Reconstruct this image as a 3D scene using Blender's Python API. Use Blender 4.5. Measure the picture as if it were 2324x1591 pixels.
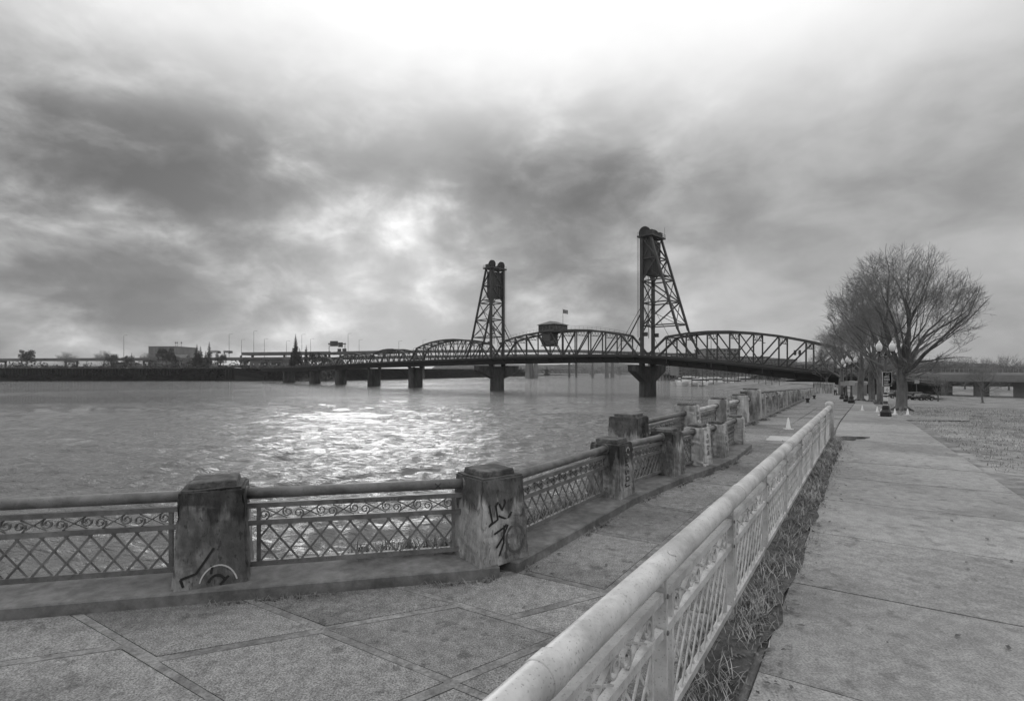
import bpy, bmesh, math, random
from mathutils import Vector, Matrix, Quaternion
R = math.radians
random.seed(7)
SC = bpy.context.scene
COL = SC.collection
for o in list(bpy.data.objects):
    bpy.data.objects.remove(o)

# ------------------------------------------------------------------ camera
EYE = 8.5                      # eye height above the river (river level = 0)
F, CX, HY = 1162.0, 1162.0, 842.0   # focal length, centre and horizon, in pixels of a 2324 px wide picture
cam_d = bpy.data.cameras.new('camera')
cam = bpy.data.objects.new('camera', cam_d)
COL.objects.link(cam)
cam.location = (0, 0, EYE)
cam.rotation_euler = (R(90), 0, 0)
cam_d.sensor_width = 36
cam_d.lens = 18
cam_d.shift_y = (HY - 795.5) / 2324
cam_d.clip_start = 0.05
cam_d.clip_end = 12000
SC.camera = cam

# ------------------------------------------------------------------ view
SC.view_settings.view_transform = 'Standard'
SC.view_settings.look = 'None'
SC.view_settings.gamma = 1
SC.view_settings.exposure = 0.12
SC.view_settings.use_curve_mapping = False
SC.cycles.use_denoising = True
SC.cycles.max_bounces = 6
SC.cycles.volume_bounces = 0
SC.cycles.caustics_reflective = False
SC.cycles.caustics_refractive = False

def vdir(vx, vy):
    return Vector(((vx - CX) / F, 1.0, -(vy - HY) / F)).normalized()

SUN_DIR = vdir(890, 525)
# ------------------------------------------------------------------ sky
world = bpy.data.worlds.new('World')
SC.world = world
world.use_nodes = True
nt = world.node_tree
nt.nodes.clear()
def N(t, **k):
    n = nt.nodes.new(t)
    for a, b in k.items():
        setattr(n, a, b)
    return n
def L(a, b):
    nt.links.new(a, b)
def setin(n, i, v):
    if v is None:
        return
    if hasattr(v, 'is_output'):
        L(v, n.inputs[i])
    else:
        n.inputs[i].default_value = v
def MA(op, a, b=None, c=None, clamp=False):
    n = N('ShaderNodeMath', operation=op, use_clamp=clamp)
    setin(n, 0, a); setin(n, 1, b); setin(n, 2, c)
    return n.outputs[0]
def VM(op, a, b=None, out=0):
    n = N('ShaderNodeVectorMath', operation=op)
    setin(n, 0, a); setin(n, 1, b)
    return n.outputs[out]
def MR(v, a, b, c, d, smooth=True):
    n = N('ShaderNodeMapRange', interpolation_type='SMOOTHSTEP' if smooth else 'LINEAR')
    setin(n, 0, v)
    for i, x in enumerate((a, b, c, d)):
        n.inputs[i + 1].default_value = x
    return n.outputs[0]
def NO(vec, scale, detail, rough, dist=0.0):
    n = N('ShaderNodeTexNoise', noise_dimensions='3D')
    setin(n, 'Vector', vec)
    n.inputs['Scale'].default_value = scale
    n.inputs['Detail'].default_value = detail
    n.inputs['Roughness'].default_value = rough
    n.inputs['Distortion'].default_value = dist
    return n
tc = N('ShaderNodeTexCoord')
dirv = VM('NORMALIZE', tc.outputs['Generated'])
sep = N('ShaderNodeSeparateXYZ'); L(dirv, sep.inputs[0])
el = MA('MAXIMUM', sep.outputs[2], 0.0)
# broken stratocumulus: noise over the dome, flattened, its banks tilted
rot = N('ShaderNodeMapping'); L(dirv, rot.inputs[0])
rot.inputs['Rotation'].default_value = (0, R(24), 0); rot.inputs['Scale'].default_value = (1.0, 1.0, 1.8)
big = NO(rot.outputs[0], 2.9, 9, 0.50, 0.0)
fine = NO(rot.outputs[0], 7.5, 10, 0.56, 0.25)
# warp the direction so that the broad banks of cloud get ragged edges
wn = NO(dirv, 4.5, 9, 0.56, 0.0)
wv = VM('SUBTRACT', wn.outputs['Color'], (0.5, 0.5, 0.5))
wv = VM('MULTIPLY', wv, (0.42, 0.0, 0.34))
wdir = VM('NORMALIZE', VM('ADD', dirv, wv))
acc = MA('ADD', MA('MULTIPLY', big.outputs[0], 0.55), MA('MULTIPLY', fine.outputs[0], 0.45))
acc = MA('ADD', MA('MULTIPLY', acc, 1.85), -0.425)
# (x, y, radius in px, amount, x-stretch) : banks of thick cloud (negative) and thin bright cloud (positive)
BANKS = [(430, 470, 150, -.10, 2.0), (560, 585, 130, -.09, 2.4), (400, 365, 120, -.07, 1.8), (560, 752, 60, -.16, 5.0),
         (860, 600, 75, -.10, 1.5), (1000, 395, 120, -.09, 1.5), (1090, 520, 130, -.09, 1.2), (830, 400, 110, -.07, 1.4), (880, 775, 50, -.08, 3.0),
         (1420, 470, 170, -.05, 1.8), (1240, 520, 120, -.05, 1.3), (1800, 470, 200, -.02, 2.0), (230, 450, 70, -.10, 3.0),
         (700, 560, 110, .07, 1.6), (730, 690, 60, .09, 2.5), (890, 525, 75, .17, 1.5), (960, 650, 80, .08, 1.6), (250, 580, 90, .08, 2.0),
         (1640, 715, 90, .07, 3.0), (1240, 690, 70, .07, 2.5), (270, 775, 30, .09, 5.0)]
for (bx, by, br, am, sx) in BANKS:
    c = vdir(bx, by)
    d = VM('SUBTRACT', wdir, tuple(c))
    d = VM('MULTIPLY', d, (1.0 / sx, 1.0 / sx, 1.0))
    ln = VM('LENGTH', d, None, 1)
    acc = MA('ADD', acc, MR(ln, 0.0, br / F * 1.35, am, 0.0))
# to the right of the picture the cover is thinner, smoother and paler
rgt = MR(sep.outputs[0], -0.04, 0.46, 0.0, 1.0)
acc = MA('ADD', MA('MULTIPLY', acc, MA('SUBTRACT', 1.0, MA('MULTIPLY', rgt, 0.74))), MA('MULTIPLY', rgt, 0.475))
ramp = N('ShaderNodeValToRGB'); L(acc, ramp.inputs[0])
cr = ramp.color_ramp
cr.elements[0].position = 0.26; cr.elements[0].color = (.085,) * 3 + (1,)
cr.elements[1].position = 0.80; cr.elements[1].color = (.95,) * 3 + (1,)
for p, v in ((.40, .135), (.48, .205), (.56, .31), (.66, .50)):
    e_ = cr.elements.new(p); e_.color = (v,) * 3 + (1,)
# an overcast sky grows brighter towards the zenith
up = MR(el, 0.33, 0.58, 0.0, 1.0)
upn = MA('MULTIPLY', up, MA('ADD', 0.62, MA('MULTIPLY', big.outputs[0], 0.75)), clamp=True)
mixu = N('ShaderNodeMix', data_type='FLOAT')
L(upn, mixu.inputs[0])
bwc = N('ShaderNodeRGBToBW'); L(ramp.outputs[0], bwc.inputs[0])
L(bwc.outputs[0], mixu.inputs[2]); mixu.inputs[3].default_value = 1.02
# sun glow behind the cloud
sd = VM('DOT_PRODUCT', wdir, tuple(SUN_DIR), 1)
glow = MA('ADD', MA('MULTIPLY', MA('POWER', MA('MAXIMUM', sd, 0.0), 500.0), 0.16), MA('MULTIPLY', MA('POWER', MA('MAXIMUM', sd, 0.0), 60.0), 0.07))
cloudv = MA('ADD', mixu.outputs[0], glow)
sky = N('ShaderNodeTexSky', sky_type='NISHITA')
sky.sun_disc = False
sky.sun_elevation = math.asin(SUN_DIR.z)
sky.sun_rotation = math.atan2(SUN_DIR.x, SUN_DIR.y)
sky.altitude = 20
skbw = N('ShaderNodeRGBToBW'); L(sky.outputs[0], skbw.inputs[0])
mixs = N('ShaderNodeMix', data_type='FLOAT')
mixs.inputs[0].default_value = 0.10            # a little clear-sky light comes through
L(MA('DIVIDE', cloudv, 0.10), mixs.inputs[2])
L(skbw.outputs[0], mixs.inputs[3])
bg = N('ShaderNodeBackground'); bg.inputs[1].default_value = 0.10
L(mixs.outputs[0], bg.inputs[0])
wo = N('ShaderNodeOutputWorld'); L(bg.outputs[0], wo.inputs[0])
world.cycles.sampling_method = 'AUTOMATIC'

# ------------------------------------------------------------------ sun (veiled by cloud)
sl = bpy.data.lights.new('sun', 'SUN')
sl.energy = 0.5
sl.angle = R(25)
sl.color = (1.0, 1.0, 1.0)
so = bpy.data.objects.new('sun', sl)
COL.objects.link(so)
so.rotation_euler = (-SUN_DIR).to_track_quat('-Z', 'Y').to_euler()

# ================================================================== helpers
MATS = {}
def mat(name, v, rough=.8, var=.25, scale=2.0, stain=0.0, stain_scale=.6, bump=.0, bscale=20., metal=0.0, stretch=(1, 1, 1), spec=.5, coarse=.35, chips=0.0, chip_scale=30., drip=None):
    """neutral procedural material: fine grain, broad mottling, optional dark stains and relief"""
    if name in MATS:
        return MATS[name]
    m = bpy.data.materials.new(name); m.use_nodes = True
    t = m.node_tree; b = t.nodes['Principled BSDF']
    def n(ty, **k):
        q = t.nodes.new(ty)
        for a, c in k.items():
            setattr(q, a, c)
        return q
    def noise(sc, det, rg, vec):
        q = n('ShaderNodeTexNoise'); q.inputs['Scale'].default_value = sc
        q.inputs['Detail'].default_value = det; q.inputs['Roughness'].default_value = rg
        t.links.new(vec, q.inputs['Vector']); return q.outputs[0]
    def math_(op, a, c):
        q = n('ShaderNodeMath', operation=op)
        for i, x in enumerate((a, c)):
            if hasattr(x, 'is_output'): t.links.new(x, q.inputs[i])
            else: q.inputs[i].default_value = x
        return q.outputs[0]
    def mr(x, a, c, d, e):
        q = n('ShaderNodeMapRange', interpolation_type='SMOOTHSTEP'); t.links.new(x, q.inputs[0])
        for i, y in enumerate((a, c, d, e)): q.inputs[i + 1].default_value = y
        return q.outputs[0]
    geo = n('ShaderNodeNewGeometry')
    mp = n('ShaderNodeMapping'); t.links.new(geo.outputs['Position'], mp.inputs[0]); mp.inputs['Scale'].default_value = stretch
    pos = mp.outputs[0]
    g1 = noise(scale, 6, .65, pos)
    g2 = noise(scale * .13, 4, .55, pos)
    k = mr(g1, .25, .75, 1 - var, 1 + var)
    k = math_('MULTIPLY', k, mr(g2, .3, .7, 1 - var * coarse * 2, 1 + var * coarse * 2))
    if stain > 0:
        s1 = noise(stain_scale, 7, .68, pos)
        k = math_('MULTIPLY', k, mr(s1, .42, .62, 1.0, 1 - stain))
    if chips > 0:
        k = math_('MULTIPLY', k, mr(noise(chip_scale, 3, .5, pos), .62, .67, 1.0, 1 - chips))
    if drip:
        mp2 = n('ShaderNodeMapping'); t.links.new(geo.outputs['Position'], mp2.inputs[0]); mp2.inputs['Scale'].default_value = (1, 1, .10)
        sz = n('ShaderNodeSeparateXYZ'); t.links.new(geo.outputs['Position'], sz.inputs[0])
        dn = math_('ADD', noise(7.0, 4, .6, mp2.outputs[0]), mr(sz.outputs[2], drip[0], drip[1], -.30, .22))
        k = math_('MULTIPLY', k, mr(dn, .46, .60, 1.0, .30))
    val = math_('MULTIPLY', k, v)
    t.links.new(val, b.inputs['Base Color'])
    b.inputs['Metallic'].default_value = metal
    b.inputs['Specular IOR Level'].default_value = spec
    t.links.new(mr(g1, .2, .8, max(.03, rough - .1), min(1, rough + .1)), b.inputs['Roughness'])
    if bump > 0:
        q = n('ShaderNodeBump'); q.inputs['Strength'].default_value = 1.0; q.inputs['Distance'].default_value = bump
        t.links.new(noise(bscale, 5, .6, pos), q.inputs['Height'])
        t.links.new(q.outputs[0], b.inputs['Normal'])
    MATS[name] = m
    return m

class MB:
    """collects shapes in world coordinates; build() links them as one mesh object"""
    def __init__(s):
        s.v = []; s.f = []
    def add(s, vs, fs):
        k = len(s.v)
        s.v.extend([tuple(x) for x in vs]); s.f.extend([tuple(i + k for i in f) for f in fs])
        return s
    def hexa(s, b, t):
        """8 corners: bottom ring b (4, ccw from above), top ring t"""
        return s.add(list(b) + list(t), [(3, 2, 1, 0), (4, 5, 6, 7), (0, 1, 5, 4), (1, 2, 6, 5), (2, 3, 7, 6), (3, 0, 4, 7)])
    def box(s, c, size, ex=Vector((1, 0, 0)), ey=Vector((0, 1, 0)), ez=Vector((0, 0, 1)), taper=1.0):
        c = Vector(c); hx, hy, hz = size[0] / 2, size[1] / 2, size[2] / 2
        ring = [(-1, -1), (1, -1), (1, 1), (-1, 1)]
        b = [c + ex * (hx * i) + ey * (hy * j) - ez * hz for i, j in ring]
        t = [c + ex * (hx * i * taper) + ey * (hy * j * taper) + ez * hz for i, j in ring]
        return s.hexa(b, t)
    def beam(s, p, q, w, h, up=Vector((0, 0, 1))):
        p = Vector(p); q = Vector(q); d = q - p; l = d.length
        if l < 1e-6: return s
        d /= l
        a = d.cross(up)
        if a.length < 1e-3: a = d.cross(Vector((1, 0, 0)))
        a.normalize(); u = a.cross(d)
        return s.box((p + q) / 2, (w, l, h), a, d, u)
    def tube(s, pts, r, n=8, caps=True, flat=None):
        pts = [Vector(p) for p in pts]
        rr = r if isinstance(r, (list, tuple)) else [r] * len(pts)
        rings = []; prev = None
        for i, p in enumerate(pts):
            d = (pts[min(i + 1, len(pts) - 1)] - pts[max(i - 1, 0)])
            if d.length < 1e-9: d = Vector((0, 0, 1))
            d.normalize()
            if prev is None:
                a = d.cross(Vector((0, 0, 1)))
                if a.length < 1e-2: a = d.cross(Vector((1, 0, 0)))
            else:
                a = prev - d * prev.dot(d)
                if a.length < 1e-4: a = d.cross(Vector((0, 1, 0)))
            a.normalize(); prev = a; b = d.cross(a)
            k = len(s.v)
            for j in range(n):
                th = 2 * math.pi * j / n
                s.v.append(tuple(p + a * (math.cos(th) * rr[i]) + b * (math.sin(th) * rr[i])))
            rings.append(k)
        for i in range(len(rings) - 1):
            for j in range(n):
                j2 = (j + 1) % n
                s.f.append((rings[i] + j, rings[i] + j2, rings[i + 1] + j2, rings[i + 1] + j))
        if caps:
            s.f.append(tuple(rings[0] + j for j in reversed(range(n))))
            s.f.append(tuple(rings[-1] + j for j in range(n)))
        return s
    def lathe(s, c, prof, n=12, ex=Vector((1, 0, 0)), ey=Vector((0, 1, 0)), ez=Vector((0, 0, 1))):
        """prof: (radius, height)"""
        c = Vector(c); rings = []
        for r_, h_ in prof:
            k = len(s.v)
            for j in range(n):
                th = 2 * math.pi * j / n
                s.v.append(tuple(c + ex * (math.cos(th) * r_) + ey * (math.sin(th) * r_) + ez * h_))
            rings.append(k)
        for i in range(len(rings) - 1):
            for j in range(n):
                j2 = (j + 1) % n
                s.f.append((rings[i] + j, rings[i] + j2, rings[i + 1] + j2, rings[i + 1] + j))
        s.f.append(tuple(rings[0] + j for j in reversed(range(n))))
        s.f.append(tuple(rings[-1] + j for j in range(n)))
        return s
    def prism(s, poly, z0, z1):
        n = len(poly)
        vs = [(x, y, z0) for x, y in poly] + [(x, y, z1) for x, y in poly]
        fs = [tuple(reversed(range(n))), tuple(range(n, 2 * n))] + [(i, (i + 1) % n, n + (i + 1) % n, n + i) for i in range(n)]
        return s.add(vs, fs)
    def mesh(s, name, m, org=Vector((0, 0, 0)), smooth=False, bevel=0.0, segs=1):
        me = bpy.data.meshes.new(name)
        me.from_pydata([(x - org.x, y - org.y, z - org.z) for x, y, z in s.v], [], s.f)
        if bevel > 0:
            bm = bmesh.new(); bm.from_mesh(me)
            bmesh.ops.bevel(bm, geom=list(bm.edges), offset=bevel, segments=segs, affect='EDGES', profile=.5, clamp_overlap=True)
            bm.to_mesh(me); bm.free()
        me.materials.append(m)
        if smooth:
            for p in me.polygons: p.use_smooth = True
        me.update()
        return me
    def build(s, name, m, parent=None, **k):
        org = Vector(parent['_o']) if parent is not None and '_o' in parent else Vector((0, 0, 0))
        return link(name, s.mesh(name, m, org, **k), parent)

def link(name, me, parent=None):
    o = bpy.data.objects.new(name, me); COL.objects.link(o)
    if parent is not None:
        o.parent = parent
        if '_o' in parent: o['_o'] = list(parent['_o'])
    return o

def thing(name, label, cat, loc, group=None):
    o = bpy.data.objects.new(name, None); COL.objects.link(o)
    o.empty_display_size = .1
    o.location = loc; o['_o'] = list(loc)
    o['label'] = label; o['category'] = cat
    if group: o['group'] = group
    return o

def tag(o, label, cat, group=None):
    o['label'] = label; o['category'] = cat
    if group: o['group'] = group
    return o

def struct(o, label=None):
    o['kind'] = 'structure'
    if label: o['label'] = label
    return o

def copy_tree(o, parent=None):
    c = o.copy(); COL.objects.link(c)
    if parent is not None: c.parent = parent
    for ch in o.children: copy_tree(ch, c)
    return c

UNIT = {}
def beam(name, p, q, w, h, m, parent, up=Vector((0, 0, 1))):
    """a straight member as an object of its own; all members of one material share a unit box"""
    if m.name not in UNIT:
        b = MB(); b.box((0, 0, 0), (1, 1, 1)); UNIT[m.name] = b.mesh('member', m)
    p = Vector(p); q = Vector(q); d = q - p; l = d.length; d /= l
    a = d.cross(up)
    if a.length < 1e-3: a = d.cross(Vector((1, 0, 0)))
    a.normalize(); u = a.cross(d)
    o = bpy.data.objects.new(name, UNIT[m.name]); COL.objects.link(o)
    o.parent = parent
    c = (p + q) / 2 - Vector(parent['_o'])
    M = Matrix(((a.x * w, d.x * l, u.x * h, c.x), (a.y * w, d.y * l, u.y * h, c.y), (a.z * w, d.z * l, u.z * h, c.z), (0, 0, 0, 1)))
    o.matrix_local = M
    return o

def at(vx, vy, y):
    return Vector(((vx - CX) / F * y, y, EYE - (vy - HY) / F * y))
def px(vx, y, z=0.0):
    return Vector(((vx - CX) / F * y, y, z))
def lerp(a, b, t): return a + (b - a) * t
def clamp(x, a=0., b=1.): return max(a, min(b, x))
def interp(tab, x):
    if x <= tab[0][0]: return tab[0][1]
    for (a, va), (b, vb) in zip(tab, tab[1:]):
        if x <= b: return va + (vb - va) * (x - a) / (b - a)
    return tab[-1][1]
Z3 = Vector((0, 0, 1))

# ground of the near (west) bank: level by the camera, then falling gently away
WU = Vector((.532, .847, 0)); WN = Vector((.847, -.532, 0))     # along the promenade / square to it, away from the river
DROP = 2.35
def gz(x, y):
    v = (x - 10.2) * WN.x + (y - 23) * WN.y
    k = clamp((v - 6) / 14)
    s = lerp(.03, .045, k); y0 = lerp(24, 20, k)
    return EYE - DROP - s * max(0., min(y, 110.) - y0)
def gp(x, y, dz=0.0): return Vector((x, y, gz(x, y) + dz))
def ground_hit(vx, vy):
    lo, hi = 2.0, 110.0
    for _ in range(50):
        m_ = (lo + hi) / 2; p = at(vx, vy, m_)
        if p.z > gz(p.x, p.y): lo = m_
        else: hi = m_
    return gp(p.x, p.y)

# ------------------------------------------------------------------ materials
CONC = mat('weathered_concrete', .40, .9, .36, 9, stain=.70, stain_scale=1.5, drip=(6.5, 7.25), bump=.012, bscale=38, stretch=(1, 1, .45), chips=.45, chip_scale=26)
CONC_CAP = mat('mossy_concrete', .14, .95, .5, 14, stain=.5, stain_scale=5, bump=.012, bscale=40)
KERB = mat('kerb_concrete', .19, .9, .30, 8, stain=.45, stain_scale=1.1, bump=.005, bscale=50)
PALE = mat('flaking_painted_concrete', .52, .85, .25, 8, stain=.68, stain_scale=1.4, bump=.008, bscale=30, stretch=(1, 1, .35))
IRON = mat('grey_painted_iron', .19, .5, .2, 9, stain=.35, stain_scale=3, bump=.001, bscale=40, chips=.45, chip_scale=60)
PIPE = mat('pale_painted_iron', .60, .40, .14, 7, stain=.30, stain_scale=2.2, bump=.001, bscale=28, chips=.38, chip_scale=70)
SPRAY = mat('black_spray_paint', .018, .6, .3, 10)
SPRAYG = mat('grey_spray_paint', .10, .6, .3, 10)
CHALK = mat('white_scratches', .55, .7, .1, 10)
AGG = mat('exposed_aggregate', .25, .85, .8, 75, stain=.35, stain_scale=.55, bump=.005, bscale=120, coarse=.12, chips=.35, chip_scale=5)
AGGD = mat('joint_grout', .06, .95, .3, 20)
PATHM = mat('path_concrete', .30, .56, .5, 55, stain=.28, stain_scale=.45, bump=.003, bscale=110, coarse=.18, chips=.3, chip_scale=4)
LAWN = mat('winter_lawn', .25, .95, .45, 3, stain=.35, stain_scale=.5, bump=.03, bscale=9)
SOIL = mat('dark_soil', .09, .95, .5, 12, bump=.03, bscale=20)
GRASS = mat('dry_grass', .38, .8, .5, 5)
VINE = mat('dry_vine', .20, .8, .5, 8)
STEEL = mat('bridge_paint', .058, .55, .25, .8, stain=.2, stain_scale=.4)
STEELD = mat('bridge_deck_steel', .022, .7, .25, .8)
BCONC = mat('pier_concrete', .075, .9, .3, .8, stain=.6, stain_scale=.25, stretch=(1, 1, .3))
HOUSEM = mat('house_cladding', .085, .7, .12, 1)
ROOFM = mat('roof_sheet', .13, .7, .2, 1)
DARK = mat('near_black', .02, .6, .2, 2)
BARK = mat('tree_bark', .15, .95, .4, 6, bump=.03, bscale=9, stretch=(1, 1, .25))
TWIG = mat('fine_twigs', .22, .95, .3, 2)
TWIGP = mat('pale_twigs', .20, .95, .3, 2)
CONIF = mat('conifer_needles', .040, .9, .5, 1.5)
BUSH = mat('evergreen_leaves', .05, .9, .5, 1.5)
WHITE = mat('white_plastic', .78, .4, .06, 3)
BLACKM = mat('black_painted_metal', .022, .45, .2, 6)
GLOBE = mat('milky_globe', .80, .25, .04, 3)
HULL = mat('white_hull', .75, .35, .08, 2)
GREYH = mat('grey_hull', .25, .5, .2, 2)
FAR1 = mat('far_concrete', .20, .9, .2, .12)
FAR2 = mat('far_concrete_pale', .34, .9, .15, .15)
FARF = mat('freeway_concrete', .12, .9, .2, .12)
FARD = mat('far_dark_steel', .09, .8, .2, .2)
BRICK = mat('facade_grey', .22, .9, .15, .4)
BRICKP = mat('facade_pale', .34, .9, .12, .4)
GLASS = mat('window_glass', .03, .12, .2, .3, spec=.8)
RIPRAP = mat('riprap_stone', .075, .95, .6, .7)
BANK = mat('bank_turf', .06, .95, .5, .4)
WOOD = mat('far_woodland', .065, .95, .5, .09)
SKIN = mat('skin', .32, .6, .1, 8)
CLOTHD = mat('dark_cloth', .03, .9, .2, 10)
CLOTHL = mat('pale_cloth', .45, .9, .1, 10)
RUBBER = mat('tyre_rubber', .02, .8, .2, 10)
CARP = mat('dark_car_paint', .018, .25, .1, 2, spec=.7)
CARG = mat('grey_car_paint', .05, .25, .1, 2, spec=.7)
HEADL = mat('clear_lamp', .6, .15, .05, 5)
RED = mat('tail_lamp', .10, .2, .05, 5)
SIGND = mat('sign_dark', .035, .5, .1, 4)
SIGNW = mat('sign_white', .72, .5, .05, 4)

# river: dark water, wind ripples
def water_mat():
    m = bpy.data.materials.new('river_water'); m.use_nodes = True
    t = m.node_tree; b = t.nodes['Principled BSDF']
    b.inputs['Base Color'].default_value = (.175, .175, .175, 1)
    b.inputs['Roughness'].default_value = .13
    b.inputs['IOR'].default_value = 1.33
    geo = t.nodes.new('ShaderNodeNewGeometry')
    def noise(sc, st, det, rz=0):
        mp = t.nodes.new('ShaderNodeMapping'); t.links.new(geo.outputs['Position'], mp.inputs[0])
        mp.inputs['Scale'].default_value = st; mp.inputs['Rotation'].default_value = (0, 0, R(rz))
        q = t.nodes.new('ShaderNodeTexNoise'); t.links.new(mp.outputs[0], q.inputs['Vector'])
        q.inputs['Scale'].default_value = sc; q.inputs['Detail'].default_value = det; q.inputs['Roughness'].default_value = .58
        q.inputs['Distortion'].default_value = .4
        return q.outputs[0]
    def bump(h, dist, nrm=None):
        q = t.nodes.new('ShaderNodeBump'); q.inputs['Strength'].default_value = 1; q.inputs['Distance'].default_value = dist
        t.links.new(h, q.inputs['Height'])
        if nrm: t.links.new(nrm, q.inputs['Normal'])
        return q.outputs[0]
    n1 = bump(noise(1.9, (.6, 1.25, 1), 6, 12), .42)
    n2 = bump(noise(.22, (.55, 1.3, 1), 5, -8), 1.3, n1)
    gu = noise(.022, (.5, 1.6, 1), 4, -14)
    mr = t.nodes.new('ShaderNodeMapRange'); t.links.new(gu, mr.inputs[0])
    for i, x in enumerate((.38, .64, .03, .13)): mr.inputs[i + 1].default_value = x
    t.links.new(mr.outputs[0], b.inputs['Roughness'])
    t.links.new(n2, b.inputs['Normal'])
    return m
WATER = water_mat()
LEAF = mat('fallen_leaves', .14, .9, .6, 12)

# ================================================================== the setting
# river: one sheet to the horizon; wind waves are modelled where they are near enough to see
import numpy as np
rs_ = np.random.RandomState(5)
azf = np.linspace(R(-56), R(50), 560); azc = np.linspace(R(50), R(304), 26)[1:-1]
az = np.concatenate([azf, azc]); NC = len(az)
rad = np.concatenate([np.geomspace(4.0, 300, 470), np.geomspace(320, 9500, 30)]); NR = len(rad)
AZ, RAD = np.meshgrid(az, rad)
WX = RAD * np.sin(AZ); WY = RAD * np.cos(AZ); WZ = np.zeros_like(WX)
spc = np.maximum(RAD * .0092, .01)
for k in range(84):
    lam = math.exp(rs_.uniform(math.log(.38), math.log(4.2))); th = R(115) + rs_.normal(0, .55)
    amp = lam * (.0175 if lam < 1.4 else .0085)
    arg = (WX * math.cos(th) + WY * math.sin(th)) * (6.2832 / lam) + rs_.uniform(0, 6.28)
    sn = np.sin(arg + .6 * np.sin((WX * .13 + WY * .21) + k))
    fade = np.clip(lam / (spc * 2.2) - 1.0, 0, 1)
    WZ += amp * fade * (2.0 * ((sn + 1) / 2) ** 1.7 - 1)
WZ *= np.clip((300 - RAD) / 120, 0, 1)
fine_c = np.abs(((AZ + math.pi) % (2 * math.pi)) - math.pi) < R(60)
WZ = np.where(fine_c, WZ, 0)
vs = np.stack([WX, WY, WZ], -1).reshape(-1, 3)
fs = []
for i in range(NR - 1):
    for j in range(NC):
        j2 = (j + 1) % NC
        fs.append((i * NC + j, (i + 1) * NC + j, (i + 1) * NC + j2, i * NC + j2))
me = bpy.data.meshes.new('river'); me.from_pydata(vs.tolist(), [], fs); me.materials.append(WATER)
me.polygons.foreach_set('use_smooth', [True] * len(me.polygons)); me.update()
struct(link('river', me))

# --- promenade edge: (x, y) of every post of the nearer balustrade, then the edge jogs out to the farther one
NEAR = [(-9.16, 4.32), (-6.2, 4.96), (-3.24, 5.6), (-.28, 6.24), (1.80, 9.28), (3.36, 11.15), (4.45, 12.3), (5.35, 13.4), (6.9, 15.8)]
FARL = [(2.85, 12.5), (5.62, 16.45), (8.03, 19.9), (10.2, 23.0), (11.7, 25.1)]
px_, py_ = FARL[-1]
for k in range(20):
    st = 3.6 + .12 * k
    px_ += .532 * st; py_ += .847 * st
    FARL.append((px_, py_))
EDGE = [(-40, -2.4)] + NEAR[:] + [(7.6, 16.9), (5.9, 17.0)]
far_edge = [p for p in FARL if p[1] > 17.5]
EDGE_ALL = [(-40, -2.4)] + NEAR + [(6.55, 17.8)] + far_edge
last = far_edge[-1]
EDGE_ALL += [(last[0] + 5, last[1] + 7), (96, 128), (112, 205), (124, 250), (134, 305)]

def rail_x(y): return .76 + .696 * (y - 2.98)      # line of the pale railing
def path_x(y): return 15.9 + .63 * (y - 19.7)      # right edge of the footpath

def row_to(p, fx):
    """distance along WN from p to the line x = fx(y)"""
    lo, hi = -5.0, 40.0
    for _ in range(50):
        m_ = (lo + hi) / 2
        x = p[0] + WN.x * m_; y = p[1] + WN.y * m_
        if x < fx(y): lo = m_
        else: hi = m_
    return lo

# near bank ground (lawn): rows running inland from the edge
def resample(poly, step):
    out = []
    for (a, b_) in zip(poly, poly[1:]):
        l = math.hypot(b_[0] - a[0], b_[1] - a[1]); n = max(1, int(l / step))
        for i in range(n): out.append((lerp(a[0], b_[0], i / n), lerp(a[1], b_[1], i / n)))
    out.append(poly[-1]); return out
rows = resample(EDGE_ALL, 5.0)
VS = [0.02, 1, 2.5, 4.5, 7, 10, 14, 18, 23, 30, 40, 55, 75, 100, 140, 200, 300, 480]
b = MB(); vs = []; fs = []
for i, p in enumerate(rows):
    for v in VS:
        x = p[0] + WN.x * v; y = p[1] + WN.y * v
        vs.append((x, y, gz(x, y) - .035))
for i in range(len(rows) - 1):
    for j in range(len(VS) - 1):
        k = i * len(VS) + j
        fs.append((k, k + 1, k + len(VS) + 1, k + len(VS)))
b.add(vs, fs)
lawn = struct(b.build('lawn', LAWN, smooth=True))

# sea wall: a battered concrete face under the edge
def strip_wall(poly, top, thick, z0):
    b = MB()
    for a, c in zip(poly, poly[1:]):
        d = Vector((c[0] - a[0], c[1] - a[1], 0)); d.normalize(); n_ = Vector((d.y, -d.x, 0))
        A = Vector((a[0], a[1], 0)); C = Vector((c[0], c[1], 0))
        ta, tc_ = top(*a), top(*c)
        b.hexa([A - n_ * .35 + Z3 * z0, C - n_ * .35 + Z3 * z0, C + n_ * thick + Z3 * z0, A + n_ * thick + Z3 * z0][::-1],
               [A - n_ * .12 + Z3 * ta, C - n_ * .12 + Z3 * tc_, C + n_ * thick + Z3 * tc_, A + n_ * thick + Z3 * ta][::-1])
    return b
sw = strip_wall(EDGE_ALL[:-4], lambda x, y: gz(x, y) - .05, .3, -1.5).build('seawall', CONC)
tag(sw, 'tall concrete seawall dropping to the river beneath the promenade', 'seawall')
spur = strip_wall([(2.3, 11.72)] + [p for p in FARL[:3]], lambda x, y: gz(x, y) + .02, .35, -1.5).build('spur_wall', CONC)
tag(spur, 'low concrete spur wall standing in the water outside the nearer railing', 'wall')

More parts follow.
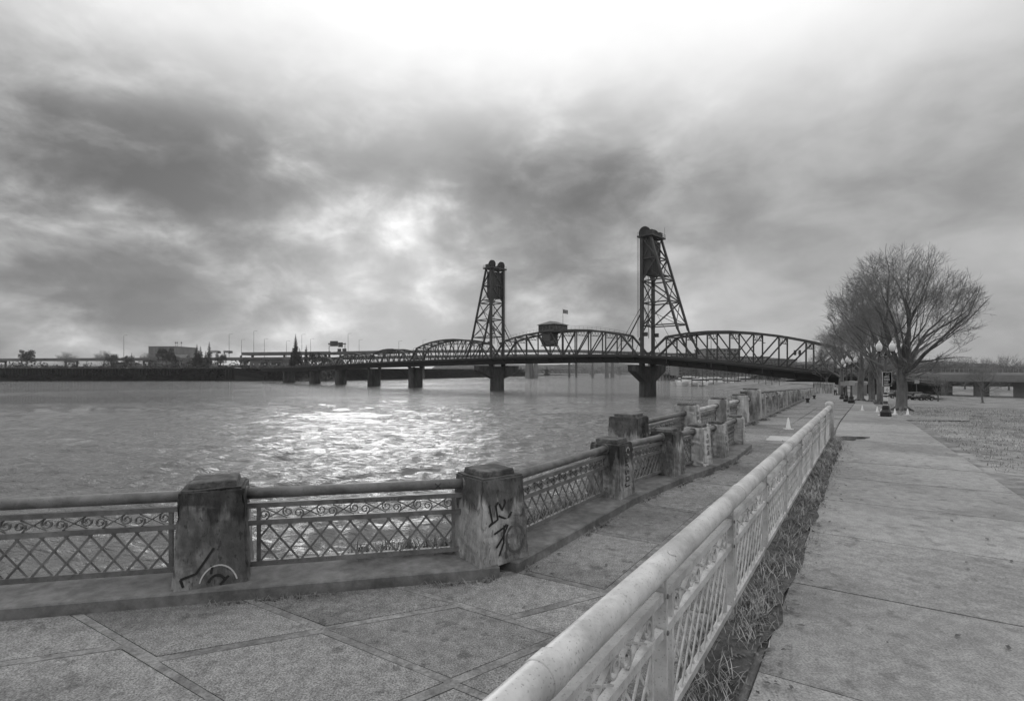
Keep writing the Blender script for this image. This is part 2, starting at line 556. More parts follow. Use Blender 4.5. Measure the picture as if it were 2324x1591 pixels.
# paving
promenade = None
edge_near = [p for p in EDGE_ALL if p[1] < 125]
rws = []
for a, c in zip(edge_near[1:], edge_near[2:]):
    l = math.hypot(c[0] - a[0], c[1] - a[1]); n = max(1, round(l / 1.75))
    for i in range(n): rws.append((lerp(a[0], c[0], i / n), lerp(a[1], c[1], i / n)))
rws.append(edge_near[-1])
def wpt(p, v, dz): 
    x = p[0] + WN.x * v; y = p[1] + WN.y * v
    return Vector((x, y, gz(x, y) + dz))
vr = [max(1.6, row_to(p, rail_x)) for p in rws]
b = MB(); vs = []; fs = []; K = 8
for p, v in zip(rws, vr):
    for j in range(K + 1): vs.append(wpt(p, lerp(.05, v, j / K), -.012))
for i in range(len(rws) - 1):
    for j in range(K):
        k = i * (K + 1) + j; fs.append((k, k + 1, k + K + 2, k + K + 1))
b.add(vs, fs)
promenade = struct(b.build('promenade', AGGD))
promenade['_o'] = [0, 0, 0]
def slab(parent, q, m, name='slab', gap=.012, top=.008):
    c = sum(q, Vector()) / 4
    t = [p + (c - p).normalized() * gap * 1.4 for p in q]
    b = MB(); jz = random.uniform(-.003, .003)
    b.hexa([p - Z3 * .02 for p in t], [p + Z3 * (top + jz) for p in t])
    return b.build(name, m, parent)
AGGS = [AGG, mat('exposed_aggregate_dark', .215, .85, .8, 78, stain=.38, stain_scale=.6, bump=.005, bscale=120, coarse=.12, chips=.35, chip_scale=6),
        mat('exposed_aggregate_pale', .28, .85, .75, 72, stain=.3, stain_scale=.5, bump=.005, bscale=120, coarse=.12, chips=.3, chip_scale=5)]
BAND = mat('smooth_border', .25, .8, .4, 40, stain=.4, stain_scale=1.2, chips=.3, chip_scale=7)
fsheet = MB()
for i in range(len(rws) - 1):
    p, q = rws[i], rws[i + 1]
    kk = max(1, round(vr[i] / 1.75))
    for j in range(kk):
        a0, a1 = lerp(.3, vr[i], j / kk), lerp(.3, vr[i], (j + 1) / kk)
        b0, b1 = lerp(.3, vr[i + 1], j / kk), lerp(.3, vr[i + 1], (j + 1) / kk)
        quad = [wpt(p, a0, 0), wpt(p, a1, 0), wpt(q, b1, 0), wpt(q, b0, 0)]
        if p[0] < -7 or p[1] > 52:
            fsheet.add([c + Z3 * .006 for c in quad], [(0, 1, 2, 3)])
        else:
            if p[1] < 24:
                BD = .042
                c4 = sum(quad, Vector()) / 4
                inner = [q_ + (c4 - q_) * (BD / max(.5, (c4 - q_).length)) * 1.4 for q_ in quad]
                slab(promenade, inner, AGGS[(i * 7 + j * 3) % 3], gap=.009)
                # smooth trowelled border, one strip along each side
                for e_ in range(4):
                    a_, c_ = quad[e_], quad[(e_ + 1) % 4]; ai, ci = inner[e_], inner[(e_ + 1) % 4]
                    bb = MB(); bb.hexa([v_ - Z3 * .015 for v_ in (a_, c_, ci, ai)], [v_ + Z3 * .0065 for v_ in (a_, c_, ci, ai)]); bb.build('border_strip', BAND, promenade)
            else:
                slab(promenade, quad, AGGS[(i * 7 + j * 3) % 3], gap=.02)
fsheet.build('far_paving', AGG, promenade)['kind'] = 'stuff'

# footpath to the right of the railing
def strip_off(y): return .36 if y < 17.2 else max(.02, .36 - (y - 17.2) * .6)
ys = [-6, -3.5, -1.2, .9, 2.6, 4.2, 5.9, 7.7, 9.6, 11.6, 13.6, 15.6, 17.6, 20.4, 23.4, 26.6, 30, 34, 38, 43, 48, 54, 61, 69, 78, 88, 99, 110]
prow = []
for y in ys:
    p = (rail_x(y), y); v0 = strip_off(y)
    prow.append((p, v0, max(v0 + 1.5, row_to(p, path_x))))
b = MB(); vs = []; fs = []
for (p, v0, v1) in prow:
    for j in range(K + 1): vs.append(wpt(p, lerp(v0, v1, j / K), -.010))
for i in range(len(prow) - 1):
    for j in range(K):
        k = i * (K + 1) + j; fs.append((k, k + 1, k + K + 2, k + K + 1))
b.add(vs, fs)
footpath = struct(b.build('footpath', AGGD)); footpath['_o'] = [0, 0, 0]
PATHS = [PATHM, mat('path_concrete_dark', .275, .54, .5, 58, stain=.3, stain_scale=.4, bump=.003, bscale=110, coarse=.18, chips=.3, chip_scale=5),
         mat('path_concrete_pale', .33, .58, .5, 52, stain=.25, stain_scale=.5, bump=.003, bscale=110, coarse=.18, chips=.25, chip_scale=4)]
for i in range(len(prow) - 1):
    (p, a0, a1), (q, b0, b1) = prow[i], prow[i + 1]
    kk = 1
    for j in range(kk):
        quad = [wpt(p, lerp(a0, a1, j / kk), 0), wpt(p, lerp(a0, a1, (j + 1) / kk), 0), wpt(q, lerp(b0, b1, (j + 1) / kk), 0), wpt(q, lerp(b0, b1, j / kk), 0)]
        slab(footpath, quad, PATHS[(i * 5 + j * 2) % 3], gap=.013, top=.006)
# branch path crossing behind the lamp
a = ground_hit(2026, 950); c = ground_hit(2110, 946)
b = MB(); p0 = ground_hit(2018, 953); p1 = ground_hit(2200, 955); p2 = ground_hit(2200, 944); p3 = ground_hit(2030, 943)
b.add([p + Z3 * .004 for p in (p0, p1, p2, p3)], [(0, 1, 2, 3)])
struct(b.build('side_path', mat('side_path_asphalt', .24, .85, .3, 20, stain=.2)))

# grass and leaf strip beside the railing
b = MB(); vs = []; fs = []
ly = [-2 + i * .5 for i in range(40)]
for y in ly:
    p = (rail_x(y), y)
    for v in (-.12, .05, .20, .36): vs.append(wpt(p, v + random.uniform(-.07, .07), .012 + (.025 if v in (.06, .22) else 0)))
for i in range(len(ly) - 1):
    for j in range(3):
        k = i * 4 + j; fs.append((k, k + 1, k + 5, k + 4))
b.add(vs, fs); struct(b.build('soil_strip', SOIL, smooth=True))
def blades(name, spots, m, h=(.05, .12), w=.006, lean=.5):
    b = MB()
    for p in spots:
        a = random.uniform(0, 6.283); hh = random.uniform(*h); d = Vector((math.cos(a), math.sin(a), 0)); s = Vector((-d.y, d.x, 0)) * w
        l = random.uniform(.1, lean) * hh * 1.6
        b.add([p - s, p + s, p + d * (l * .4) + Z3 * hh * .65 + s * .6, p + d * (l * .4) + Z3 * hh * .65 - s * .6, p + d * l + Z3 * hh], [(0, 1, 2, 3), (3, 2, 4)])
    return b.build(name, m)
sp = []
tufts = [(random.uniform(1.2, 17.6), random.gauss(.14, .12), random.uniform(.05, .22)) for _ in range(300)]
for (ty, tv, tr_) in tufts:
    for _ in range(int(150 * tr_)):
        y = ty + random.gauss(0, tr_); v = tv + random.gauss(0, tr_ * .55)
        sp.append(wpt((rail_x(y), y), clamp(v, -.14, .55), .012))
o = blades('grass_strip', sp, GRASS, (.03, .12), .005, 1.1); o['kind'] = 'stuff'; o['label'] = 'dry grass and leaf litter along the foot of the pale railing'
def litter(name, spots, label):
    b = MB()
    for p in spots:
        a = random.uniform(0, 6.283); s = random.uniform(.012, .04); d = Vector((math.cos(a), math.sin(a), random.uniform(-.3, .3))) * s; e = Vector((-math.sin(a), math.cos(a), random.uniform(-.3, .3))) * s * .55
        b.add([p - d, p + e + Z3 * .006, p + d, p - e + Z3 * .003], [(0, 1, 2, 3)])
    o = b.build(name, LEAF); o['kind'] = 'stuff'; o['label'] = label
ls = []
for _ in range(1500):
    y = random.uniform(1, 18); ls.append(wpt((rail_x(y), y), random.gauss(.2, .22), .03))
for _ in range(420):
    y = random.uniform(1, 26); ls.append(wpt((rail_x(y), y), random.uniform(.3, 5) if random.random() < .5 else -random.uniform(.1, 2.2), .022))
litter('leaf_litter', ls, 'small fallen leaves and grit scattered on the paving')
# scattered lawn tufts
sp = []
for _ in range(16000):
    y = random.uniform(12, 46); x = path_x(y) + .3 + abs(random.gauss(0, 9))
    sp.append(gp(x, y, -.03))
o = blades('lawn_grass', sp, GRASS, (.03, .09), .012, .9); o['kind'] = 'stuff'; o['label'] = 'short winter grass of the lawn beside the footpath'

# puddle and pale patch in the paving
def blob(name, vx, vy, rx, ry, m, dz):
    c = ground_hit(vx, vy); b = MB(); pts = []
    for k in range(28):
        th = k / 28 * 6.283; r_ = 1 + .22 * math.sin(3 * th + 1) + .12 * math.sin(7 * th)
        x = c.x + rx * r_ * math.cos(th) + ry * .2 * math.sin(th); y = c.y + ry * r_ * math.sin(th)
        pts.append(gp(x, y, dz))
    b.add(pts, [tuple(range(28))]); return b.build(name, m)
pud = blob('puddle', 1917, 994, .75, .55, mat('puddle_water', .035, .05, .1, 3, spec=.6), .013); struct(pud, 'dark puddle on the footpath by the end of the pale railing')
q = [ground_hit(1737, 1000), ground_hit(1800, 1003), ground_hit(1812, 992), ground_hit(1748, 990)]
b = MB(); b.hexa([p + Z3 * .004 for p in q], [p + Z3 * .020 for p in q])
pp = b.build('cover_plate', mat('pale_plate', .48, .7, .15, 8)); tag(pp, 'pale rectangular cover plate set in the promenade paving', 'cover plate')

# ---------------------------------------------------------------- far banks
def land(name, shore, top, back, m, slope=14, jit=1.2):
    """shore: list of (x,y) left to right; rises to 'top' over 'slope' metres, then runs 'back' metres inland"""
    b = MB(); vs = []; fs = []
    sh = resample(shore, 9.0)
    for i, p in enumerate(sh):
        q0 = sh[max(0, i - 1)]; q1 = sh[min(len(sh) - 1, i + 1)]
        d = Vector((q1[0] - q0[0], q1[1] - q0[1], 0)); d.normalize(); n_ = Vector((-d.y, d.x, 0))
        for v, z in ((-3, -1.5), (0, .1), (slope * .4, top * .45), (slope * .8, top * .9), (slope * 1.2, top), (back * .3, top + .5), (back, top + 1)):
            jv = random.uniform(-jit, jit) if v < slope * 1.1 else 0
            vs.append((p[0] + n_.x * (v + jv), p[1] + n_.y * (v + jv), z + random.uniform(-.2, .2) * (v > 0)))
    for i in range(len(sh) - 1):
        for j in range(6):
            k = i * 7 + j; fs.append((k, k + 7, k + 8, k + 1)[::-1])
    b.add(vs, fs)
    return struct(b.build(name, m))
def PX(vx, y): return ((vx - CX) / F * y, y)
east = land('east_bank', [PX(-500, 640), PX(0, 560), PX(350, 500), PX(600, 455), PX(745, 425), PX(800, 500), PX(900, 700), PX(1000, 1000)], 10.6, 900, BANK)
b = MB()      # riprap boulders along the foot of the east bank: more than one could count
for k in range(1500):
    t = random.random(); s_ = [PX(-120, 590), PX(350, 500), PX(600, 455), PX(745, 425)]
    u = t * 3; i = min(2, int(u)); u -= i
    x = lerp(s_[i][0], s_[i + 1][0], u); y = lerp(s_[i][1], s_[i + 1][1], u) + random.uniform(-1, 8)
    z = max(0.2, (y - lerp(s_[i][1], s_[i + 1][1], u)) * .42); r_ = random.uniform(.4, 1.1)
    b.box((x, y, z), (r_ * 1.5, r_, r_ * .8), Vector((math.cos(k), math.sin(k), .2)).normalized(), Vector((-math.sin(k), math.cos(k), .1)).normalized(), Z3)
o = b.build('riprap', RIPRAP); o['kind'] = 'stuff'; o['label'] = 'dark riprap boulders along the foot of the far left bank'
wfar = land('south_bank', [PX(1395, 1250), PX(1440, 1050), PX(1482, 720), PX(1500, 520), PX(1545, 395), PX(1640, 330), PX(1700, 290), (118, 240)][::-1], 4.5, -700, BANK, slope=-12)
# grassy slope behind the promenade's far end
b = MB(); vs = []; fs = []
for i in range(16):
    y = last[1] + 2 + i * 13.5
    xs = interp([(105, 62), (135, 74), (205, 90), (260, 101), (310, 112)], y)
    for j, (dx, z) in enumerate(((-2, -1), (0, .25), (7, 1.3), (15, 2.2), (24, None), (34, -9))):
        xx = xs + dx + random.uniform(-.8, .8)
        z = gz(xx, y) + .1 if z is None else (gz(xx, y) - .4 if z == -9 else min(z, gz(xx, y)))
        vs.append((xx, y, z + random.uniform(-.12, .12)))
for i in range(15):
    for j in range(5):
        k = i * 6 + j; fs.append((k, k + 1, k + 7, k + 6))
b.add(vs, fs); struct(b.build('grass_slope', mat('slope_turf', .17, .95, .45, .5, bump=.15, bscale=1), smooth=True))

# far wooded hills
def hill(name, x0, x1, y, h, seed, m=WOOD):
    rnd = random.Random(seed); b = MB(); vs = []; fs = []; n = 160
    ph = [(rnd.uniform(0, 6.28), rnd.uniform(.6, 1.4)) for _ in range(6)]
    for i in range(n + 1):
        t = i / n; x = lerp(x0, x1, t)
        env = h * (.62 + .2 * math.sin(t * 5 + ph[0][0]) + .16 * math.sin(t * 13 + ph[1][0]))
        for j, (dy, k) in enumerate(((0, 0), (4, .28), (14, .5), (40, .75), (90, .95), (170, 1.0), (420, .8))):
            z = env * k + (rnd.uniform(-1, 1) * h * .06 if j else 0) - (1 if j == 0 else 0)
            vs.append((x + rnd.uniform(-3, 3), y + dy + rnd.uniform(-2, 2), z))
    for i in range(n):
        for j in range(6):
            k = i * 7 + j; fs.append((k, k + 7, k + 8, k + 1)[::-1])
    b.add(vs, fs); return struct(b.build(name, m))
hill('hill', -900, 60, 1150, 24, 1)
hill('hill', -300, 900, 1900, 46, 2)
hill('hill', -2600, -500, 1700, 42, 3)
hill('hill', 500, 2400, 1500, 60, 4)

# ================================================================== the lift bridge
C0 = Vector((44.9, 169.5, 0)); BE = Vector((-.716, .698, 0)).normalized(); BN = Vector((BE.y, -BE.x, 0))
if BN.y < 0: BN = -BN
DECK = [(-75, 5.6), (-62, 6.8), (-51, 8.1), (-38, 9.7), (-26, 11.1), (-11, 12.5), (0, 13.5), (20, 14.0), (71.6, 13.9), (130, 13.3), (172, 12.8), (210, 12.0), (250, 11.2), (330, 10.5)]
def dk(t): return interp(DECK, t)
def BP(t, w, h): return C0 + BE * t + BN * w + Z3 * h
bridge = thing('lift_bridge', 'dark steel truss bridge with two tall lift towers crossing the river', 'bridge', C0)
HW = 3.6
def truss(t0, t1, dm, de, n, w, sgn=1, slope_w=0):
    """one truss plane: chords as the part's own mesh; posts and diagonals as its sub-parts"""
    ts = [lerp(t0, t1, i / n) for i in range(n + 1)]
    def dep(t):
        u = (t - t0) / (t1 - t0) * 2 - 1
        return de + (dm - de) * (1 - abs(u) ** 2.2)
    bot = [BP(t, w, dk(t) + .1) for t in ts]
    top = [BP(t, w, dk(t) + dep(t)) for t in ts]
    b = MB()
    for i in range(1, n - 1): b.beam(top[i], top[i + 1], .55, .62)
    b.beam(bot[0], top[1], .6, .62); b.beam(bot[n], top[n - 1], .6, .62)
    for i in range(n): b.beam(bot[i], bot[i + 1], .5, .6)
    tr = b.build('truss', STEEL, bridge)
    for i in range(1, n): beam('post', bot[i], top[i], .28, .36, STEEL, tr, BE)
    mid = n / 2
    for i in range(1, n - 1):
        if i + .5 == mid:
            beam('diagonal', top[i], bot[i + 1], .24, .3, STEEL, tr); beam('diagonal', bot[i], top[i + 1], .24, .3, STEEL, tr)
        elif i + .5 < mid: beam('diagonal', top[i], bot[i + 1], .26, .36, STEEL, tr)
        else: beam('diagonal', bot[i], top[i + 1], .26, .36, STEEL, tr)
    return ts, top
SPANS = [(-61, -2, 9.0, 4.6, 9), (1.6, 70, 9.6, 5.4, 11), (73.2, 131, 9.4, 4.6, 10), (132, 171, 7.0, 3.0, 8), (172, 210, 6.2, 2.6, 8), (211, 246, 5.4, 2.2, 7)]
for (t0, t1, dm, de, n) in SPANS:
    ts, topn = truss(t0, t1, dm, de, n, -HW)
    _, topf = truss(t0, t1, dm, de, n, HW)
    b = MB()
    for i in range(1, n):
        b.beam(topn[i], topf[i], .35, .4)
        if i < n - 1: b.beam(topn[i], topf[i + 1], .16, .18); b.beam(topf[i], topn[i + 1], .16, .18)
        # sway frame hanging under the top strut
        a, c = topn[i] - Z3 * 1.9, topf[i] - Z3 * 1.9
        b.beam(a, c, .16, .2)
        for k in range(4):
            p, q = topn[i].lerp(topf[i], k / 4), topn[i].lerp(topf[i], (k + 1) / 4); r_, s_ = a.lerp(c, k / 4), a.lerp(c, (k + 1) / 4)
            if (topn[i].z - dk(ts[i])) > 5: b.beam(p, s_, .09, .09); b.beam(r_, q, .09, .09)
    b.build('lateral_bracing', STEEL, bridge)
# deck with kerb girders and sidewalks
b = MB()
st = sorted(set([t for t, _ in DECK] + [i * 6 - 75 for i in range(67)]))
for t, u in zip(st, st[1:]):
    for (w0, w1, top, bot) in ((-4.2, 4.2, -.05, -2.5), (-6.6, -4.2, .05, -.55), (4.2, 6.6, .05, -.55), (-4.6, -4.2, -.56, -2.3), (4.2, 4.6, -.56, -2.3)):
        b.hexa([BP(t, w0, dk(t) + bot), BP(t, w1, dk(t) + bot), BP(u, w1, dk(u) + bot), BP(u, w0, dk(u) + bot)],
               [BP(t, w0, dk(t) + top), BP(t, w1, dk(t) + top), BP(u, w1, dk(u) + top), BP(u, w0, dk(u) + top)])
b.build('deck', STEELD, bridge)
for t in range(-70, 250, 6):        # sidewalk brackets
    if 0 < t < 72 or t < 0:
        beam('bracket', BP(t, -4.3, dk(t) - 2.2), BP(t, -6.5, dk(t) - .5), .22, .3, STEELD, bridge)
for (t0, t1, *_r) in SPANS + [(-75, -61.5), (246.5, 330)]:
    n = max(1, int((t1 - t0) / 1.6))
    for side in (-6.5, 6.5):
        b = MB()
        for i in range(n):
            t, u = lerp(t0, t1, i / n), lerp(t0, t1, (i + 1) / n)
            b.beam(BP(t, side, dk(t)), BP(t, side, dk(t) + 1.25), .09, .09)
            for h in (.35, .75, 1.2): b.beam(BP(t, side, dk(t) + h), BP(u, side, dk(u) + h), .06, .07)
        b.build('railing', STEEL, bridge)
# piers
def pier(t, along, across, top, cap=None, flare=1.06, m=BCONC):
    b = MB()
    def ring(ax, ac, h):
        ch = min(ax, ac) * .28; pts = []
        for sx, sy in ((1, -1), (1, 1), (-1, 1), (-1, -1)):
            c1 = (sx * ax / 2, sy * (ac / 2 - ch)); c2 = (sx * (ax / 2 - ch), sy * ac / 2)
            pts += [c1, c2] if sx * sy > 0 else [c2, c1]
        return [BP(t + x, y, h) for x, y in pts]
    rings = [ring(along * 1.12, across * 1.1, -2), ring(along * flare, across * flare, 1.2), ring(along, across, top - 1.2), ring(along * 1.06, across * 1.06, top - 1.1), ring(along * 1.06, across * 1.06, top)]
    k = []
    vs = [v for r_ in rings for v in r_]; n = 8; fs = []
    for i in range(len(rings) - 1):
        for j in range(n): fs.append((i * n + j, i * n + (j + 1) % n, (i + 1) * n + (j + 1) % n, (i + 1) * n + j))
    fs.append(tuple(range((len(rings) - 1) * n, len(rings) * n)))
    b.add(vs, fs); pr = b.build('pier', m, bridge)
    if cap:
        for sg in (-1, 1):
            b = MB()
            y0, y1 = sg * across * .48, sg * cap / 2
            b.hexa([BP(t - 1.3, y0, top - 5.2), BP(t + 1.3, y0, top - 5.2), BP(t + 1.3, y1, top - 1.6), BP(t - 1.3, y1, top - 1.6)],
                   [BP(t - 1.3, y0, top - .05), BP(t + 1.3, y0, top - .05), BP(t + 1.3, y1, top - .05), BP(t - 1.3, y1, top - .05)])
            b.build('bracket_arm', BCONC, pr)
            b = MB(); b.box(BP(t, sg * cap * .36, top + .12), (2.9, cap * .28, .34), BE, BN); b.build('ledge', BCONC, pr)
    for w in (-HW, HW):
        b = MB(); b.box(BP(t, w, (top + dk(t) - 2.4) / 2 + .2), (1.4, 1.4, max(.5, dk(t) - 2.4 - top + .6)), BE, BN); b.build('bearing', STEELD, pr)
pier(0, 3.6, 6.4, 10.1, cap=20)
pier(71.6, 3.6, 6.4, 10.4, cap=24)
pier(131.5, 3.8, 7.2, 10.3)
pier(171.5, 3.8, 7.0, 9.9)
pier(210.5, 3.8, 6.6, 9.2)
pier(246, 3.8, 6.6, 8.2)
pier(-61.5, 2.6, 8.6, 4.6)
pier(288, 2.6, 8.0, 8)
# lift towers
def tower(t, s):
    lv = [dk(t) + .2, 23.2, 30.6, 37.8, 45, 52]
    def fr(w, h): return BP(t, w, h)
    def bk(w, h):
        u = clamp((h - 21) / (52 - 21)); return BP(t + s * lerp(12.5, 3.0, u), w, h)
    for w in (-HW, HW):
        leg = beam('tower_leg', fr(w, lv[0]), fr(w, 52.4), .95, .95, STEEL, bridge, BE)
        beam('tower_leg', bk(w, 21.5), bk(w, 52.2), .62, .72, STEEL, bridge, BN)
        beam('tower_leg', BP(t + s * 16, w, dk(t) + .3), bk(w, 21.5), .5, .5, STEEL, bridge, BN)
        for i in range(1, 6):
            beam('strut', fr(w, lv[i]), bk(w, lv[i]), .36, .4, STEEL, bridge, BN)
            if i < 5:
                beam('tower_brace', fr(w, lv[i]) if i % 2 else bk(w, lv[i]), bk(w, lv[i + 1]) if i % 2 else fr(w, lv[i + 1]), .36, .42, STEEL, bridge, BN)
                m0 = (fr(w, lv[i]) + bk(w, lv[i])) / 2
                beam('tower_brace', bk(w, lv[i]) if i % 2 else fr(w, lv[i]), ((fr(w, lv[i]) if i % 2 else bk(w, lv[i])) + (bk(w, lv[i + 1]) if i % 2 else fr(w, lv[i + 1]))) / 2, .16, .2, STEEL, bridge, BN)
        # raking brace on the lift-span side and its thin stays
        beam('tower_brace', fr(w, 28), BP(t - s * 5.4, w, dk(t) + 5.6), .3, .34, STEEL, bridge, BN)
        b = MB()
        for k in range(3): b.tube([BP(t - s * (1.2 + .25 * k), w * (.8 + .1 * k), 52.8), BP(t - s * (1.2 + .25 * k), w * (.8 + .1 * k), dk(t) + 6)], .06, 5)
        b.tube([fr(w, 30), BP(t - s * 9, w * 1.7, dk(t) + .2)], .09, 5)
        b.tube([fr(w, 30), BP(t + s * 8, w * 1.7, dk(t) + .2)], .07, 5)
        b.build('cable', STEEL, bridge)
    for i in range(1, 6):
        beam('strut', fr(-HW, lv[i]), fr(HW, lv[i]), .34, .4, STEEL, bridge)
        beam('strut', bk(-HW, lv[i]), bk(HW, lv[i]), .34, .4, STEEL, bridge)
        if i < 5:
            beam('tower_brace', fr(-HW, lv[i]), fr(HW, lv[i + 1]), .26, .3, STEEL, bridge)
            beam('tower_brace', fr(HW, lv[i]), fr(-HW, lv[i + 1]), .26, .3, STEEL, bridge)
            beam('tower_brace', bk(-HW, lv[i]), bk(HW, (lv[i + 1])), .22, .26, STEEL, bridge)
            beam('tower_brace', bk(HW, lv[i]), bk(-HW, (lv[i + 1])), .22, .26, STEEL, bridge)
    # portal gusset plates
    for w in (-HW, HW):
        b = MB(); b.box(BP(t + s * 1.2, w, 20.4), (1.7, .3, 1.3), BE, BN); b.build('gusset', STEEL, bridge)
    # counterweight
    c = BP(t + s * 1.7, 0, 0)
    b = MB(); b.box(c + Z3 * 45.3, (2.6, 6.3, 11.2), BE, BN)
    cw = b.build('counterweight', mat('counterweight_concrete', .065, .8, .2, .6), bridge)
    for k in range(5):
        w = lerp(-2.6, 2.6, k / 4)
        beam('rib', BP(t + s * 1.7 - 1.4, w, 40), BP(t + s * 1.7 - 1.4, w, 50.6), .18, .2, STEEL, cw, BN)
    beam('hanger', BP(t + s * 1.7, -2.4, 50.8), BP(t + s * 1.7, -2.4, 52.8), .5, .7, STEEL, cw, BN); beam('hanger', BP(t + s * 1.7, 2.4, 50.8), BP(t + s * 1.7, 2.4, 52.8), .5, .7, STEEL, cw, BN)
    # top platform, sheaves, handrail
    b = MB(); b.box(BP(t + s * 1.4, 0, 52.3), (5.4, 9.2, .5), BE, BN); b.build('platform', STEEL, bridge)
    for w in (-2.7, 2.7):
        b = MB(); b.lathe(BP(t + s * .4, w - .35, 53.7), [(.3, 0), (1.95, 0), (1.95, .15), (1.8, .2), (1.8, .5), (1.95, .55), (1.95, .7), (.3, .7)], 24, BE, Z3, BN)
        b.build('sheave', STEELD, bridge)
        b = MB(); b.box(BP(t + s * 2.4, w, 53.3), (2.2, 1.7, 1.6), BE, BN); b.build('machinery_box', STEEL, bridge)
    b = MB()
    for (p, q) in (((t - s * 1.2, -4.5), (t + s * 4, -4.5)), ((t + s * 4, -4.5), (t + s * 4, 4.5)), ((t - s * 1.2, 4.5), (t + s * 4, 4.5))):
        for h in (53, 53.6): b.beam(BP(p[0], p[1], h), BP(q[0], q[1], h), .06, .06)
        for k in range(5): b.beam(BP(lerp(p[0], q[0], k / 4), lerp(p[1], q[1], k / 4), 52.5), BP(lerp(p[0], q[0], k / 4), lerp(p[1], q[1], k / 4), 53.6), .06, .06)
    b.tube([BP(t + s * 4, 4, 52.8), BP(t + s * 4, 4, 56)], .05, 5)
    b.build('handrail', STEEL, bridge)
    # access platform half way and ladder
    b = MB(); b.box(bk(0, 39.2) - BE * s * 1.5, (3, 5, .15), BE, BN)
    for k in range(14): b.beam(BP(t + s * 1.0, -HW + .7, 24 + k * 1.2), BP(t + s * 1.6, -HW + .7, 24 + k * 1.2), .05, .05)
    b.beam(BP(t + s * 1.0, -HW + .7, 24), BP(t + s * 1.0, -HW + .7, 41), .07, .07); b.beam(BP(t + s * 1.6, -HW + .7, 24), BP(t + s * 1.6, -HW + .7, 41), .07, .07)
    b.build('ladder', STEEL, bridge)
tower(0, -1)
tower(71.6, 1)
# operator's house on the lift span, with its lower cabin
tm = 40.6; hb = dk(tm) + 9.5
def LB(a, w, h): return BP(tm + a, w, h)
b = MB(); b.box(LB(0, 0, hb + 1.35), (7.6, 8.4, 2.7), BE, BN); wl = b.build('house_wall', HOUSEM, bridge)
for sgn, ax in ((-1, 'n'), (-1, 'e')):
    for k in range(4):
        u = -2.7 + 1.8 * k
        b = MB()
        if ax == 'n': b.box(LB(u, -4.22, hb + 1.5), (1.0, .08, 1.3), BE, BN)
        else: b.box(LB(-3.82, u, hb + 1.5), (.08, 1.0, 1.3), BE, BN)
        b.build('window', GLASS, wl)
b = MB()
r0 = [LB(x * 4.4, y * 4.8, hb + 2.72) for x, y in ((-1, -1), (1, -1), (1, 1), (-1, 1))]; r1 = [LB(x * .3, y * 1.6, hb + 4.2) for x, y in ((-1, -1), (1, -1), (1, 1), (-1, 1))]
b.hexa(r0, r1); b.build('house_roof', ROOFM, bridge)
b = MB(); b.box(LB(.6, -1.2, hb - 2.6), (4.6, 4.2, 4.8), BE, BN); cb = b.build('cabin', HOUSEM, bridge)
b = MB(); b.box(LB(.6, -1.2, hb - 3.9), (4.75, 4.35, 1.1), BE, BN); b.build('window_band', GLASS, cb)
b = MB(); b.box(LB(.6, -1.2, hb - 5.3), (5.0, 4.6, .25), BE, BN); b.build('cabin_floor', STEELD, cb)
fp = LB(-6.5, -2, 0)
b = MB(); b.tube([Vector((fp.x, fp.y, hb - .5)), Vector((fp.x, fp.y, hb + 8.4))], [.09, .05], 6); b.build('flagpole', BLACKM, bridge)
b = MB(); vs = []; fs = []
for i in range(9):
    for j in range(5):
        u = i / 8; p = Vector((fp.x, fp.y, hb + 8.1)) - BE * (u * 2.3) + BN * (math.sin(u * 7) * .18) - Z3 * (j / 4 * 1.45 + u * .5)
        vs.append(p)
for i in range(8):
    for j in range(4):
        k = i * 5 + j; fs.append((k, k + 1, k + 6, k + 5))
b.add(vs, fs)
flm = bpy.data.materials.new('striped_flag'); flm.use_nodes = True
t_ = flm.node_tree; ge = t_.nodes.new('ShaderNodeNewGeometry'); sx = t_.nodes.new('ShaderNodeSeparateXYZ'); t_.links.new(ge.outputs['Position'], sx.inputs[0])
w_ = t_.nodes.new('ShaderNodeMath'); w_.operation = 'PINGPONG'; w_.inputs[1].default_value = .14; t_.links.new(sx.outputs[2], w_.inputs[0])
r_ = t_.nodes.new('ShaderNodeMapRange'); r_.inputs[1].default_value = .05; r_.inputs[2].default_value = .08; r_.inputs[3].default_value = .06; r_.inputs[4].default_value = .4
t_.links.new(w_.outputs[0], r_.inputs[0]); t_.links.new(r_.outputs[0], t_.nodes['Principled BSDF'].inputs['Base Color'])
b.build('flag', flm, bridge)
# catwalk rail along the lift span's top chord
b = MB(); t0, t1, dm, de, n = SPANS[1]
def ldep(t): return de + (dm - de) * (1 - abs((t - t0) / (t1 - t0) * 2 - 1) ** 2.2)
prev = None
for i in range(34):
    t = lerp(5, 66, i / 33); p = BP(t, -HW, dk(t) + ldep(t) + .3)
    b.beam(p, p + Z3 * 1.1, .06, .06)
    if prev:
        for h in (.55, 1.1): b.beam(prev + Z3 * h, p + Z3 * h, .05, .05)
    prev = p
b.build('catwalk_rail', STEEL, bridge)
# lamp standards on the sidewalk
for t in (-52, -38, -24, -10, 84, 104, 124, 150, 190, 226):
    b = MB(); p = BP(t, -6.4, dk(t)); b.tube([p - Z3 * 1.8, p, p + Z3 * 6.2], [.12, .1, .06], 6); b.tube([p + Z3 * 6.2, p + Z3 * 6.6 + BN * .5, p + Z3 * 6.5 + BN * 1.4], .05, 5); b.box(p + Z3 * 6.45 + BN * 1.7, (.35, .8, .16), BE, BN)
    b.build('lamp_standard', STEEL, bridge)

